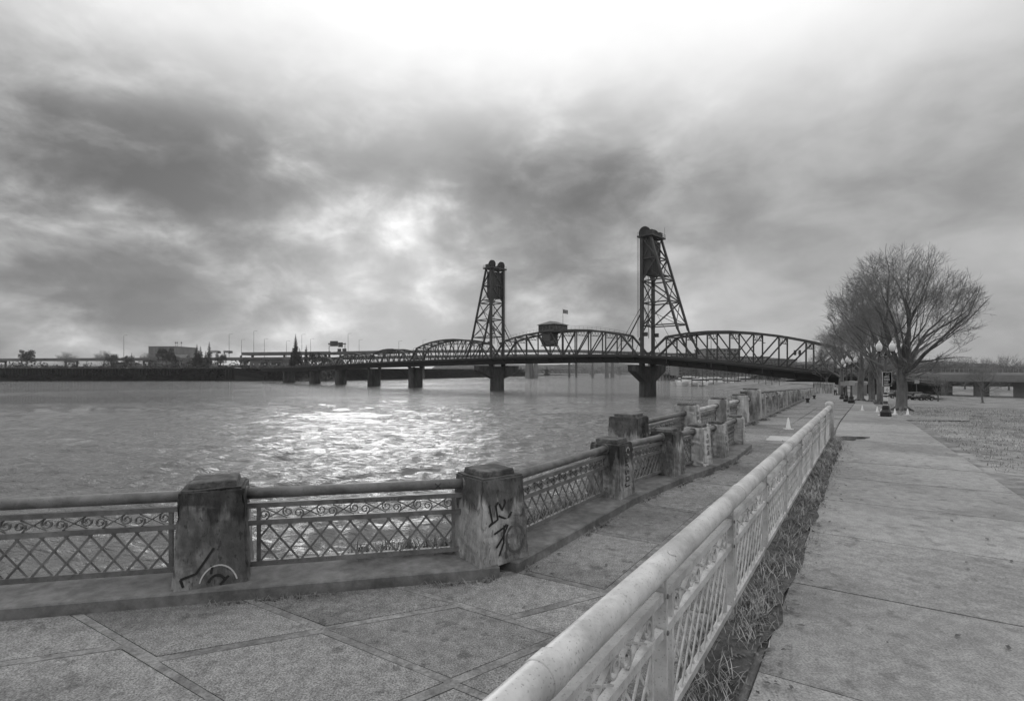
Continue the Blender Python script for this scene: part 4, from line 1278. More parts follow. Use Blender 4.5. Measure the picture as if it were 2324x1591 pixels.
# ================================================================== trees
def tree_mesh(seed, H, spread, trunk_r, fork=.28, limbs=7, depth=6, up=.55, twig=.012, ratio=.72, wide=1.0, maxseg=26000, rx=None):
    """bare tree: returns (limb builder, twig builder) around the origin"""
    rnd = random.Random(seed); T = MB(); W = MB(); cnt = [0]
    def seg(b, pts, rs, n): b.tube(pts, rs, n, caps=False)
    def grow(p, d, ln, r_, lev):
        if cnt[0] > maxseg: return
        if rx and lev < depth - 1:                       # the crown keeps to a rounded dome
            q = (p.x * p.x + p.y * p.y) / (rx * rx) + ((p.z - H * .58) / (H * .42)) ** 2
            if q > 1.0: return
            ln = ln * (1.0 if q < .6 else .7)
        n = 3 if lev > 1 else 2
        n0 = n; pts = [p]; dd = d.copy(); rs = [r_]
        for k in range(n0):
            j = .20 if lev > 2 else .34
            dd = (dd + Vector((rnd.uniform(-j, j), rnd.uniform(-j, j), rnd.uniform(-j * .6, j)))).normalized()
            pts.append(pts[-1] + dd * (ln / n0)); rs.append(r_ * lerp(1, .6, (k + 1) / n0))
            e_ = pts[-1]
            if rx and (e_.x * e_.x + e_.y * e_.y) / (rx * rx) + ((e_.z - H * .58) / (H * .42)) ** 2 > 1.1: break
        n = len(pts) - 1
        cnt[0] += n
        seg(T if lev >= depth - 2 else W, pts, rs, 7 if lev >= depth - 1 else (5 if lev >= depth - 2 else 3))
        if lev == 0: return
        nc = 3 if lev > 2 else (4 if lev == 2 else 5)
        for k in range(nc + (1 if rnd.random() < .5 else 0)):
            t = rnd.uniform(.35, 1.0) if k else 1.0
            i = min(n - 1, int(t * n)); q = pts[i].lerp(pts[i + 1], t * n - i)
            ax = Vector((rnd.gauss(0, 1), rnd.gauss(0, 1), rnd.gauss(0, 1))); ax = (ax - dd * ax.dot(dd)).normalized()
            ang = (rnd.uniform(.3, .8) if lev > 2 else rnd.uniform(.4, 1.05)) if k else rnd.uniform(.05, .35)
            nd = (dd * math.cos(ang) + ax * math.sin(ang)); nd = (nd + Vector((0, 0, up * .22)) + Vector((q.x, q.y, 0)).normalized() * .10 * wide).normalized()
            grow(q, nd, ln * ratio * rnd.uniform(.8, 1.12), max(twig * .5, rs[i] * (.74 if k == 0 else .42)), lev - 1)
    hf = H * fork
    pts = [Vector((0, 0, -.15)), Vector((0, 0, .12 * hf)), Vector((.02 * H * rnd.uniform(-1, 1), 0, hf * .55)), Vector((.02 * H * rnd.uniform(-1, 1), .01 * H, hf))]
    T.tube(pts, [trunk_r * 1.4, trunk_r * 1.1, trunk_r, trunk_r * .9], 14, caps=False)
    for k in range(7):   # root flare
        a = k / 7 * 6.283 + rnd.uniform(-.2, .2); T.tube([Vector((0, 0, trunk_r * 1.7)), Vector((math.cos(a), math.sin(a), .45)) * trunk_r * 1.05, Vector((math.cos(a) * 2.3, math.sin(a) * 2.3, -.1)) * trunk_r], [trunk_r * .4, trunk_r * .42, trunk_r * .12], 6, caps=False)
    # length of first limbs so that the crown reaches H
    tot = sum(ratio ** k for k in range(depth)); l0 = (H - hf) / tot * (1.3 if rx else 1.12)
    for k in range(limbs):
        a = k / limbs * 6.283 + rnd.uniform(-.3, .3); tl = rnd.uniform(.25, 1.0) * spread if k else .1
        d = Vector((math.cos(a) * tl, math.sin(a) * tl, 1)).normalized()
        q = pts[3] - Z3 * rnd.uniform(0, .35) * hf * (1 if k else 0)
        grow(q, d, l0 * rnd.uniform(.85, 1.1), trunk_r * (.55 if k else .7) * rnd.uniform(.8, 1), depth - 1)
    # side branches low on the trunk, drooping
    for k in range(8):
        a = rnd.uniform(0, 6.283); q = pts[2].lerp(pts[3], rnd.uniform(.3, .95))
        grow(q, Vector((math.cos(a), math.sin(a), rnd.uniform(-.05, .4))).normalized(), l0 * .8, trunk_r * .22, depth - 3)
    return T, W
TREES = {}
def tree_data(key, **k):
    T, W = tree_mesh(**k); TREES[key] = (T.mesh('trunk', BARK, smooth=True), W.mesh('crown', TWIG, smooth=False)); return TREES[key]
def place_tree(key, p, label, scale=1.0, rz=0.0, group='bare park trees', cat='tree', crown_mat=None):
    o = thing('bare_tree', label, cat, p, group); o.scale = (scale,) * 3; o.rotation_euler = (0, 0, rz)
    a = bpy.data.objects.new('trunk', TREES[key][0]); c = bpy.data.objects.new('crown', TREES[key][1])
    for q in (a, c): COL.objects.link(q); q.parent = o
    if crown_mat: c.material_slots[0].link = 'OBJECT'; c.material_slots[0].material = crown_mat
    return o
tree_data('elm', seed=19, H=14.8, spread=1.05, trunk_r=.40, fork=.25, limbs=11, depth=6, up=.22, twig=.016, ratio=.77, wide=.4, maxseg=90000, rx=5.9)
tree_data('park', seed=5, H=11.5, spread=.9, trunk_r=.30, fork=.30, limbs=7, depth=6, up=.34, twig=.014, ratio=.77, wide=.5, maxseg=11000, rx=4.2)
tree_data('small', seed=21, H=7.0, spread=.7, trunk_r=.13, fork=.28, limbs=5, depth=5, up=.35, twig=.014, ratio=.75, maxseg=5000)
tree_data('bushy', seed=33, H=8.0, spread=.9, trunk_r=.16, fork=.18, limbs=8, depth=5, up=.3, twig=.02, ratio=.74, maxseg=7000)
place_tree('elm', ground_hit(2046, 931), 'huge bare elm with spreading crown behind the notice-board lamp', .77, .4)
place_tree('park', ground_hit(1998, 916), 'tall bare tree with thick trunk just left of the notice-board lamp', .95, 1.1)
place_tree('park', ground_hit(1979, 912), 'bare tree with slim trunk right of the kiosk', .95, 2.6)
place_tree('park', ground_hit(1953, 909.5), 'bare tree whose trunk stands in front of the kiosk', 1.05, 4.1)
p = px(1908, 96); p.z = gz(p.x, p.y); place_tree('park', p, 'dark bare tree overhanging the near end of the bridge', 1.3, 5.2)
p = px(1912, 118); p.z = gz(p.x, p.y); place_tree('park', p, 'tall bare tree rising behind the promenade lamps', 1.35, 2.2)
p = px(1876, 128); p.z = gz(p.x, p.y); place_tree('park', p, 'slender bare tree under the end of the bridge', 1.0, .2)
p = px(2129, 98); p.z = gz(p.x, p.y); place_tree('small', p, 'small round bare tree right of the viaduct column', .85, .9, 'small bare trees on the lawn')
for k, (vx, y, s, lab) in enumerate(((2075, 120, .7, 'thin young tree behind the dark cars'), (2040, 122, .7, 'thin young tree behind the grey car'), (2010, 112, .75, 'thin young tree between two park trunks'), (2230, 85, 1.0, 'small bare tree at the far right of the lawn'))):
    p = px(vx, y); p.z = gz(p.x, p.y); place_tree('small', p, lab, s, k * 1.7, 'small bare trees on the lawn')

# ================================================================== far left bank
EX = Vector((1, 0, 0)); EY = Vector((0, 1, 0))
BT = 10.8                                             # top of the far left bank
def far_box(name, label, cat, vx0, vx1, vy0, vy1, y, depth, m, group=None, base=None):
    """building of flat roofed block; returns the empty and a wall part"""
    p0 = at(vx0, vy0, y); p1 = at(vx1, vy1, y); zb = base if base is not None else p1.z
    c = Vector(((p0.x + p1.x) / 2, y + depth / 2, zb))
    t = thing(name, label, cat, c, group)
    b = MB(); b.box((c.x, c.y, (p0.z + zb) / 2), (p1.x - p0.x, depth, p0.z - zb)); w = b.build('wall', m, t)
    return t, w, p0, p1, zb
t, w, p0, p1, zb = far_box('warehouse', 'large plain windowless warehouse with flat roof on the far left bank', 'building', 337, 402, 787, 812, 640, 40, FAR1, base=BT)
b = MB(); b.box(((p0.x + p1.x) / 2, 660, p0.z + .3), (p1.x - p0.x + .8, 40.8, .6)); b.build('roof_edge', FAR2, t)
for k in range(1, 8):
    x = lerp(p0.x, p1.x, k / 8); beam('wall_joint', (x, 639.9, BT), (x, 639.9, p0.z), .3, .2, FARD, t, EX)
for dx in (.76, .82, .97):
    x = lerp(p0.x, p1.x, dx); b = MB(); b.tube([(x, 650, p0.z + .6), (x, 650, p0.z + 7)], .15, 5); b.box((x, 650, p0.z + 5.5), (1.2, .4, 1.6)); b.build('antenna', FARD, t)
# low building with window bands
t, w, p0, p1, zb = far_box('low_office', 'low grey building with two dark window bands under the elevated freeway', 'building', 567, 641, 815, 833, 478, 18, mat('office_wall', .17, .9, .1, .3), base=BT)
for (f0, f1) in ((.34, .55), (.66, .95)):
    n = 5
    for k in range(n):
        x0 = lerp(p0.x, p1.x, lerp(f0, f1, k / n)) + .15; x1 = lerp(p0.x, p1.x, lerp(f0, f1, (k + 1) / n)) - .15
        b = MB(); b.box(((x0 + x1) / 2, 477.9, lerp(zb, p0.z, .55)), (x1 - x0, .2, (p0.z - zb) * .28)); b.build('window', GLASS, t)
b = MB(); b.box(((p0.x + p1.x) / 2, 486, p0.z + .25), (p1.x - p0.x + 1.6, 20, .5)); b.build('roof', FAR1, t)
b = MB(); b.box((p0.x + 3, 477.7, zb + 2), (2.2, .3, 4)); b.build('door', FARD, t)
# brick sheds and houses along the bank
for k, (vx0, vx1, vy0, y, lab, m) in enumerate(((745, 770, 822, 470, 'small pale shed beside the far end of the bridge', FAR2), (430, 452, 824, 560, 'small pale shed left of the first dark conifers', FAR1), (250, 300, 826, 600, 'long low shed at the far left edge of the bank', FAR1))):
    t, w, p0, p1, zb = far_box('shed', lab, 'building', vx0, vx1, vy0, 835, y, 12, m, base=BT)
    b = MB(); x0, x1 = p0.x - .5, p1.x + .5; z = p0.z
    b.add([(x0, y - .5, z), (x1, y - .5, z), (x1, y + 12.5, z), (x0, y + 12.5, z), (x0, y + 6, z + 2.2), (x1, y + 6, z + 2.2)], [(0, 1, 5, 4), (2, 3, 4, 5), (0, 4, 3), (1, 2, 5), (3, 2, 1, 0)]); b.build('roof', FARD, t)
    for q in (.25, .5, .75):
        b = MB(); b.box((lerp(p0.x, p1.x, q), y - .05, lerp(zb, p0.z, .5)), (1.4, .2, 1.4)); b.build('window', GLASS, t)

# elevated freeway: double deck that swings out across the river behind the lift bridge
FW = [(-420, 700, 23, 26.5), (0, 640, 23, 27), (340, 585, 22.5, 27), (560, 545, 22, 27.2), (760, 525, 22, 27.4), (950, 575, 25, 31), (1130, 640, 28, 34), (1300, 690, 30, 36), (1480, 760, 29, 35), (1640, 850, 27, 33), (1800, 980, 25, 30)]
fwy = thing('elevated_freeway', 'long double-deck concrete freeway on columns behind the lift bridge', 'freeway', (px(560, 545).x, 545, 0))
pts = []
for (vx, y, lo, up_) in FW: 
    q = px(vx, y); pts.append((q.x, q.y, lo, up_))
fine_ = []
for a, c in zip(pts, pts[1:]):
    for k in range(6): fine_.append(tuple(lerp(a[i], c[i], k / 6) for i in range(4)))
fine_.append(pts[-1])
for dname, idx, m in (('lower_deck', 2, FARF), ('upper_deck', 3, FARF)):
    b = MB(); pb = MB()
    for a, c in zip(fine_, fine_[1:]):
        if idx == 3 and a[0] < px(520, 550).x: continue
        d = Vector((c[0] - a[0], c[1] - a[1], 0)).normalized(); n_ = Vector((-d.y, d.x, 0)) * 8
        A, C = Vector((a[0], a[1], a[idx])), Vector((c[0], c[1], c[idx]))
        b.hexa([A - n_ - Z3 * 2.2, C - n_ - Z3 * 2.2, C + n_ - Z3 * 2.2, A + n_ - Z3 * 2.2], [A - n_, C - n_, C + n_, A + n_])
        for s in (-1, 1):
            e0, e1 = A + n_ * s * .98, C + n_ * s * .98
            pb.beam(e0 + Z3 * .45, e1 + Z3 * .45, .35, .9)
    dk_o = b.build(dname, m, fwy); pb.build('parapet', FAR1, dk_o)
for k, f_ in enumerate(fine_):
    if k % 3: continue
    inriver = f_[0] > px(800, 540).x
    if inriver and k % 6: continue
    top = f_[3] - 2.3 if f_[0] > px(520, 550).x else f_[2] - 2.3
    for s in (-1, 1):
        b = MB(); b.tube([(f_[0] + s * 5.0, f_[1] + s * 2, -2), (f_[0] + s * 5.0, f_[1] + s * 2, top)], 1.5 if inriver else 1.1, 10); b.build('column', FARF, fwy)
    b = MB(); b.box((f_[0], f_[1], f_[2] - 3), (15, 2.4, 1.7)); b.build('cross_beam', FARF, fwy)
# light poles of the freeway
for k, (vx, vyt) in enumerate(((281, 762), (520, 759), (576, 752), (600, 770), (685, 760), (705, 770), (790, 758), (815, 772), (548, 772), (650, 775), (905, 775), (960, 772))):
    y = 548 if vx < 760 else 560; q = px(vx, y); z1 = at(vx, vyt, y).z
    lt = thing('freeway_lamp', 'tall thin lamp pole standing on the elevated freeway', 'street lamp', (q.x, y, 26.5), 'freeway lamp poles')
    b = MB(); b.tube([(q.x, y, 22), (q.x, y, z1)], [.22, .13], 6); b.build('pole', FARD, lt)
    b = MB(); b.tube([(q.x, y, z1), (q.x + .8, y, z1 + .5), (q.x + 2.6, y, z1 + .6)], .09, 5); b.box((q.x + 3.1, y, z1 + .55), (1.1, .4, .25)); b.build('arm', FARD, lt)
# sign gantry
q0, q1 = px(747, 523), px(783, 523)
g = thing('sign_gantry', 'overhead sign gantry with dark direction panels on the freeway', 'sign gantry', (q0.x, 523, 27.4))
for q in (q0, q1):
    b = MB(); b.tube([(q.x, 523, 26.8), (q.x, 523, 37.2)], .3, 6); b.build('post', FARD, g)
b = MB(); b.beam((q0.x - 1, 523, 36.2), (q1.x + 1, 523, 36.2), .7, 1.0); b.build('beam', FARD, g)
for (a, c, z0, z1) in ((749, 767, 33.6, 39.0), (767.6, 778, 32.8, 37.6), (766, 774, 28.3, 31.2), (777, 786, 28.3, 31.4)):
    x0, x1 = px(a, 522).x, px(c, 522).x; b = MB(); b.box(((x0 + x1) / 2, 522.2, (z0 + z1) / 2), (x1 - x0, .3, z1 - z0)); b.build('panel', mat('gantry_panel', .06, .6, .1, .5), g)
# traffic on the freeway
def truck(vx, y, z, ln, hh, label, m):
    q = px(vx, y); t = thing('truck', label, 'truck', (q.x, y, z))
    b = MB(); b.box((q.x, y, z + 1.1 + hh / 2), (ln, 2.6, hh)); b.build('trailer', m, t)
    b = MB(); b.box((q.x + ln / 2 + 1.5, y, z + .6 + 1.25), (2.4, 2.4, 2.5), taper=.9); b.build('cab', FARD, t)
    for s in (-.4, -.3, .42, .62):
        b = MB(); b.lathe((q.x + ln * s, y - 1.3, z + .5), [(.5, 0), (.5, .35)], 10, EX, Z3, EY); b.build('wheel', RUBBER, t)
truck(408, 580, 22.6, 16, 3.2, 'long pale box truck on the elevated freeway', mat('truck_box', .36, .6, .1, 1))
truck(487, 560, 27.2, 7, 2.6, 'small box truck on the upper freeway deck', FAR2)
truck(515, 556, 27.2, 6, 2.2, 'second small truck on the upper freeway deck, to the right', FAR1)

# trees of the far bank
def conifer_mesh(seed, H, rad, m, layers=26, dens=14):
    rnd = random.Random(seed); T = MB(); T.tube([(0, 0, -.3), (0, 0, H * .5), (0, 0, H * .97)], [H * .018, H * .012, H * .003], 7)
    W = MB()
    for k in range(layers):
        t = k / layers; z = H * lerp(.06, .98, t); r0 = rad * (1 - t) ** .8 * rnd.uniform(.72, 1.1) * (.75 + .25 * min(1, t * 6))
        for j in range(max(4, int(dens * (1 - t * .7)))):
            a = rnd.uniform(0, 6.283); d = Vector((math.cos(a), math.sin(a), 0)); s = Vector((-d.y, d.x, 0)); r_ = r0 * rnd.uniform(.55, 1.08); dr = -.32 * r_ * rnd.uniform(.3, 1.2)
            for i in range(3):
                f0 = .25 + .25 * i; f1 = f0 + .34
                c0 = d * (r_ * f0) + Z3 * (z + dr * f0); c1 = d * (r_ * f1) + Z3 * (z + dr * f1 + rnd.uniform(-.1, .1)); wd = r_ * .2 * (1.2 - f0) + .06 * H / 20
                W.add([c0 + s * wd + Z3 * .12, c0 - s * wd - Z3 * .1, c1 - s * wd * .6, c1 + s * wd * .6], [(0, 1, 2, 3)])
                W.add([c0 + Z3 * wd * .7, c0 - Z3 * wd * .5, c1 - Z3 * wd * .35], [(0, 1, 2)])
    return T.mesh('trunk', BARK), W.mesh('crown', m)
TREES['fir'] = conifer_mesh(1, 20, 3.4, CONIF, 40, 26)
TREES['spire'] = conifer_mesh(2, 32, 4.8, CONIF, 56, 28)
TREES['cypress'] = conifer_mesh(3, 18, 4.0, CONIF, 30, 40)
def leafy_mesh(seed, H, rad, m, n=2600, clumps=16):
    rnd = random.Random(seed); T = MB(); W = MB()
    T.tube([(0, 0, -.3), (.1, 0, H * .35), (0, .1, H * .6)], [H * .03, H * .022, H * .01], 7)
    cs = []
    for k in range(clumps):
        a = rnd.uniform(0, 6.283); r_ = rad * math.sqrt(rnd.random()) * .8; z = H * rnd.uniform(.28, .85); cs.append((Vector((math.cos(a) * r_, math.sin(a) * r_, z)), rad * rnd.uniform(.28, .5) * (1.15 - z / H * .5)))
        T.tube([(0, 0, H * .3), cs[-1][0] * .6 + Z3 * H * .12, cs[-1][0]], [H * .012, H * .008, H * .003], 5)
    for k in range(n):
        c, r_ = rnd.choice(cs); v = Vector((rnd.gauss(0, 1), rnd.gauss(0, 1), rnd.gauss(0, .8))).normalized() * r_ * rnd.uniform(.55, 1.1); p = c + v
        a = Vector((rnd.gauss(0, 1), rnd.gauss(0, 1), rnd.gauss(0, 1))).normalized(); q = a.orthogonal().normalized(); s = H * rnd.uniform(.012, .03)
        W.add([p - a * s, p + q * s * .6, p + a * s, p - q * s * .6], [(0, 1, 2, 3)])
    return T.mesh('trunk', BARK), W.mesh('crown', m)
TREES['round'] = leafy_mesh(4, 13, 5, BUSH)
TREES['shrub'] = leafy_mesh(6, 4.2, 2.2, BUSH, 1500, 9)
def put(key, vx, y, z, s, label, group, rz=0, name='conifer_tree', cat='tree', crown_mat=None):
    q = px(vx, y, z); o = place_tree(key, q, label, s, rz, group, cat, crown_mat); o.name = name; return o
put('cypress', 447, 515, BT, 1.42, 'broad dark conifer, left one of the pair on the far bank', 'conifers on the far bank')
put('cypress', 455, 520, BT, 1.32, 'broad dark conifer squeezed between the left pair', 'conifers on the far bank', 2)
put('fir', 475, 515, BT, 1.4, 'narrow pointed conifer, right one of the left pair', 'conifers on the far bank', 1)
put('cypress', 467, 522, BT, 1.05, 'low dark conifer at the foot of the pointed conifer', 'conifers on the far bank', 3)
put('spire', 671, 470, BT, 1.03, 'tallest spire-shaped conifer on the far bank', 'conifers on the far bank', .5)
put('cypress', 664, 466, BT, 1.1, 'dark conifer at the left foot of the tallest spire', 'conifers on the far bank', 4)
put('cypress', 680, 474, BT, 1.1, 'dark conifer at the right foot of the tallest spire', 'conifers on the far bank', 5)
put('fir', 695, 468, BT, 1.12, 'slim conifer just right of the tallest spire', 'conifers on the far bank', 2.2)
for k, (vx, y, s, lab) in enumerate(((259, 700, .9, 'small skyline conifer at the far left'), (265, 705, .8, 'small skyline conifer second from the far left'), (299, 720, 1.05, 'skyline conifer left of the warehouse'), (304, 722, .9, 'skyline conifer beside the warehouse'), (430, 720, 1.0, 'skyline conifer right of the warehouse'), (437, 722, .95, 'skyline conifer nearest the dark pair'), (327, 690, .8, 'skyline conifer just left of the warehouse wall'))):
    put('fir', vx, y, 14, s, lab, 'small conifers on the skyline', k)
for k, (vx, y, s) in enumerate(((236, 545, 1.15), (252, 550, .9), (290, 560, .8), (338, 530, 1.0), (378, 530, 1.2), (392, 520, .8), (420, 520, .75), (500, 500, .8), (557, 505, .6), (655, 480, .7), (715, 455, .8), (735, 450, .7), (150, 560, 1.1), (60, 580, 1.2))):
    put('round' if k % 3 else 'bushy', vx, y, BT, s * (1.5 if k % 3 else 2.2), 'rounded dark tree under the freeway on the far left bank', 'rounded trees on the far bank', k, 'riverbank_tree')
for k, vx in enumerate((215, 262, 318, 360, 408, 432, 485, 515, 536, 556, 600, 628, 646, 690, 706, 726, 742, 755)):
    y = interp([(0, 572), (350, 512), (600, 467), (745, 437)], vx) + (k % 3) * 3
    put('shrub' if k % 2 else 'bushy', vx, y, 7.5, (1.6 if k % 2 else 1.0) * random.uniform(.8, 1.2), 'scrubby bush on the slope of the far left bank', 'bushes on the far bank slope', k, 'bush', 'bush')

# dense winter scrub along the top of the bank, read as one mass
rnd = random.Random(77); W = MB()
for k in range(620):
    vx = rnd.uniform(-40, 765); y = interp([(0, 580), (350, 520), (600, 474), (745, 444)], vx) + rnd.uniform(-4, 26); q = px(vx, y, 8.6)
    if rnd.random() < .45:
        u_ = rnd.random(); y = interp([(0, 560), (350, 500), (600, 455), (745, 425)], vx) + u_ * 13 - .5; q = px(vx, y, lerp(.3, 8.5, u_))
    hh = rnd.uniform(2.5, 6.5) * (2.0 if rnd.random() < .2 else .9); rr = min(4.5, hh * rnd.uniform(.45, .8))
    for j in range(46):
        v = Vector((rnd.gauss(0, 1), rnd.gauss(0, 1), rnd.gauss(0, 1))).normalized() * rnd.uniform(.4, 1.05)
        p = q + Vector((v.x * rr, v.y * rr, hh * .5 + v.z * hh * .55)); a = Vector((rnd.gauss(0, 1), rnd.gauss(0, 1), rnd.gauss(0, 1))).normalized(); c = a.orthogonal().normalized(); s = rnd.uniform(.5, 1.3)
        W.add([p - a * s, p + c * s * .6, p + a * s, p - c * s * .6], [(0, 1, 2, 3)])
o = W.build('riverside_scrub', mat('scrub_leaves', .06, .95, .6, .25)); o['kind'] = 'stuff'; o['label'] = 'dark winter scrub along the top of the far left bank'
# floating steel shed with sloping roof, piles, gangway, dock
yb = 452
def hb_(vx, vy): return at(vx, vy, yb)
sh = thing('floating_shed', 'black floating boathouse with long sloping roof moored at the far bank', 'boathouse', (px(553, yb).x, yb, 0))
xs0, xs1 = px(530, yb).x, px(598, yb).x
b = MB(); b.hexa([(xs0, yb, .3), (xs1, yb, .3), (xs1, yb + 10, .3), (xs0, yb + 10, .3)], [(xs0, yb, 11.6), (xs1, yb, 5.0), (xs1, yb + 10, 5.0), (xs0, yb + 10, 11.6)]); b.build('hull', mat('black_steel', .06, .6, .2, .5), sh)
b = MB(); b.hexa([(xs0 + 1, yb - .4, .5), (xs1, yb - .4, .5), (xs1, yb, .5), (xs0 + 1, yb, .5)], [(xs0 + 1, yb - .4, 4.9), (xs1, yb - .4, .9), (xs1, yb, .9), (xs0 + 1, yb, 4.9)]); b.build('lower_panel', mat('dull_steel', .10, .6, .2, .5), sh)
b = MB(); b.box(((xs0 + xs1) / 2 - 3, yb - 1, .25), (xs1 - xs0 + 14, 3, .7)); b.build('float', FARD, sh)
for k in range(3):
    x = px(514 + 6 * k, yb).x; b = MB(); b.box((x, yb + 1.5, 6.1), (2.0, 5, 11.6)); b.build('bay', DARK, sh)
for k, vx in enumerate((512, 520, 604, 608, 617, 628, 642, 652, 660)):
    q = px(vx, yb - 1); pl = MB(); pl.tube([(q.x, q.y, -2), (q.x, q.y, 9.5 if k < 2 else 8)], .35, 8); o = pl.build('mooring_pile', FARD)
    tag(o, 'dark mooring pile with the floating dock at the far left bank', 'pile', 'mooring piles by the far bank')
x0, x1 = px(610, yb).x, px(655, yb).x
dk2 = thing('floating_dock', 'low floating dock at the foot of the white gangway', 'dock', ((x0 + x1) / 2, yb, 0)); b = MB(); b.box(((x0 + x1) / 2, yb + 1, .35), (x1 - x0, 3.4, .7)); b.build('pontoon', FAR1, dk2)
b = MB(); b.box(((x0 + x1) / 2, yb + 1, .76), (x1 - x0, 3.0, .1)); b.build('decking', FAR2, dk2)
gw = thing('gangway', 'pale lattice gangway sloping down to the floating dock', 'gangway', (px(640, yb).x, yb, 0))
A = Vector((px(638, yb).x, yb + 1, .9)); C = Vector((px(664, yb + 8).x, yb + 8, 10.6))
for s in (-.9, .9):
    o_ = Vector((0, s, 0)); beam('chord', A + o_, C + o_, .2, .22, FAR2, gw); beam('chord', A + o_ + Z3 * 1.6, C + o_ + Z3 * 1.6, .2, .22, FAR2, gw)
    for k in range(8):
        beam('web', A.lerp(C, k / 8) + o_ + Z3 * (1.6 if k % 2 else 0), A.lerp(C, (k + 1) / 8) + o_ + Z3 * (0 if k % 2 else 1.6), .12, .14, FAR2, gw)
for k in range(12):
    vx = lerp(536, 680, k / 11); y = yb + 14; q = px(vx, y)
    t = thing('walkway_lamp', 'short globe lamp on the riverside walk above the floating dock', 'street lamp', (q.x, y, BT), 'globe lamps on the far riverside walk')
    b = MB(); b.tube([(q.x, y, BT - 1), (q.x, y, BT + 3.2)], .1, 6); b.build('post', FARD, t)
    b = MB(); b.lathe((q.x, y, BT + 3.2), [(.2, 0), (.42, .3), (.42, .6), (.2, .9)], 8); b.build('globe', GLOBE, t)
# sheet-pile wall on the left and its handrail
b = MB(); pa, pb_ = Vector((px(-60, 575).x, 572, 0)), Vector((px(405, 495).x, 497, 0)); n = 66
spw = thing('bank_wall', 'corrugated sheet-pile retaining wall along the far left bank', 'wall', tuple(pa))
for k in range(n):
    a, c = pa.lerp(pb_, k / n), pa.lerp(pb_, (k + .55) / n)
    b.hexa([a + Z3 * 4.2, c + Z3 * 4.2, c + EY * 1 + Z3 * 4.2, a + EY * 1 + Z3 * 4.2], [a + Z3 * 10.2, c + Z3 * 10.2, c + EY + Z3 * 10.2, a + EY + Z3 * 10.2])
b.build('sheet_pile', FAR1, spw)['kind'] = 'stuff'
b = MB(); b.beam(pa + EY * 1.2 + Z3 * 7.1, pb_ + EY * 1.2 + Z3 * 7.1, .5, 6.0); b.build('backing', FARD, spw)
b = MB(); b.beam(pa + Z3 * 10.5, pb_ + Z3 * 10.5, 1.6, .5); b.build('capping', FAR2, spw)

# ================================================================== second far bridge and river piers
fb = thing('arch_bridge', 'hazy low bridge with shallow arches far down the river', 'bridge', (px(1300, 1180).x, 1180, 0))
X0, X1 = px(1100, 1180).x, px(1480, 1180).x
b = MB(); b.box(((X0 + X1) / 2, 1180, 20.6), (X1 - X0, 14, 2.4)); b.build('deck', FAR2, fb)
b = MB(); b.box(((X0 + X1) / 2, 1172.8, 22.3), (X1 - X0, .4, 1.0)); b.build('railing', FAR2, fb)
piers = [px(v, 1180).x for v in (1130, 1182, 1241, 1345, 1405, 1460)]
for x in piers:
    b = MB(); b.box((x, 1180, 8), (7, 12, 20), taper=.7); b.build('pier', FAR1, fb)
    b = MB(); b.box((x, 1180, 1), (12, 14, 3)); b.build('footing', FAR1, fb)
for a, c in zip(piers, piers[1:]):
    b = MB(); pv = None
    for k in range(13):
        t = k / 12; p = Vector((lerp(a, c, t), 1174, 6 + 12.5 * (1 - (2 * t - 1) ** 2)))
        if pv is not None: b.beam(pv, p, 1.0, 1.6); b.beam(p, Vector((p.x, p.y, 20)), .7, .7)
        pv = p
    b.build('arch', FAR1, fb)
for k, (vx, y, r_) in enumerate(((1197, 600, 2.3), (1206, 604, 2.3), (1216, 600, 2.3), (1345, 640, 1.2), (1377, 640, 2.0), (1390, 640, 2.0))):
    q = px(vx, y); top = 28 if k < 3 else 29
    t = thing('river_column', 'tall pale concrete column rising from the river under the bridge', 'column', (q.x, y, 0), 'concrete columns in the river')
    b = MB(); b.tube([(q.x, y, 6), (q.x, y, top)], r_, 12); b.build('shaft', FAR1, t)
    b = MB(); b.tube([(q.x, y, -2), (q.x, y, 6)], r_ * 1.25, 12); b.build('footing', FAR1, t)

# ================================================================== right-hand far bank
def condo(vx0, vx1, vyt, y, depth, floors, bays, label, m, base=4.6, balc=True):
    p0 = at(vx0, vyt, y); x1 = px(vx1, y).x
    t = thing('apartment_building', label, 'building', ((p0.x + x1) / 2, y + depth / 2, base), 'apartment blocks on the right-hand bank')
    b = MB(); b.box(((p0.x + x1) / 2, y + depth / 2, (p0.z + base) / 2), (x1 - p0.x, depth, p0.z - base)); w = b.build('wall', m, t)
    b = MB(); b.box(((p0.x + x1) / 2, y + depth / 2, p0.z + .3), (x1 - p0.x + 1, depth + 1, .6)); b.build('roof', FARD, t)
    fh = (p0.z - base) / floors; bw = (x1 - p0.x) / bays
    me = None
    for i in range(floors):
        for j in range(bays):
            c = Vector((p0.x + bw * (j + .5), y - .04, base + fh * (i + .55)))
            if me is None:
                q = MB(); q.box((0, 0, 0), (bw * .58, .16, fh * .52)); me = q.mesh('window', GLASS); q = MB(); q.box((0, -.5, -fh * .32), (bw * .9, 1.1, .25)); q.box((0, -1.0, -fh * .15), (bw * .9, .08, fh * .28)); mb_ = q.mesh('balcony', BRICKP)
            o = link('window', me, t); o.location = c - Vector(t['_o'])
            if balc and (i + j) % 2 == 0 and j % 3 == 1:
                o = link('balcony', mb_, t); o.location = c - Vector(t['_o'])
    return t
condo(1540, 1600, 803, 430, 22, 7, 8, 'grey apartment block behind the marina, left of the others', BRICK)
condo(1601, 1680, 793, 410, 24, 8, 10, 'tall grey apartment block in the middle behind the marina', BRICK)
condo(1682, 1745, 811, 400, 22, 6, 9, 'pale apartment block right of the tall one', BRICKP)
condo(1747, 1800, 818, 330, 18, 5, 7, 'low grey apartment block close to the grassy slope', BRICK)
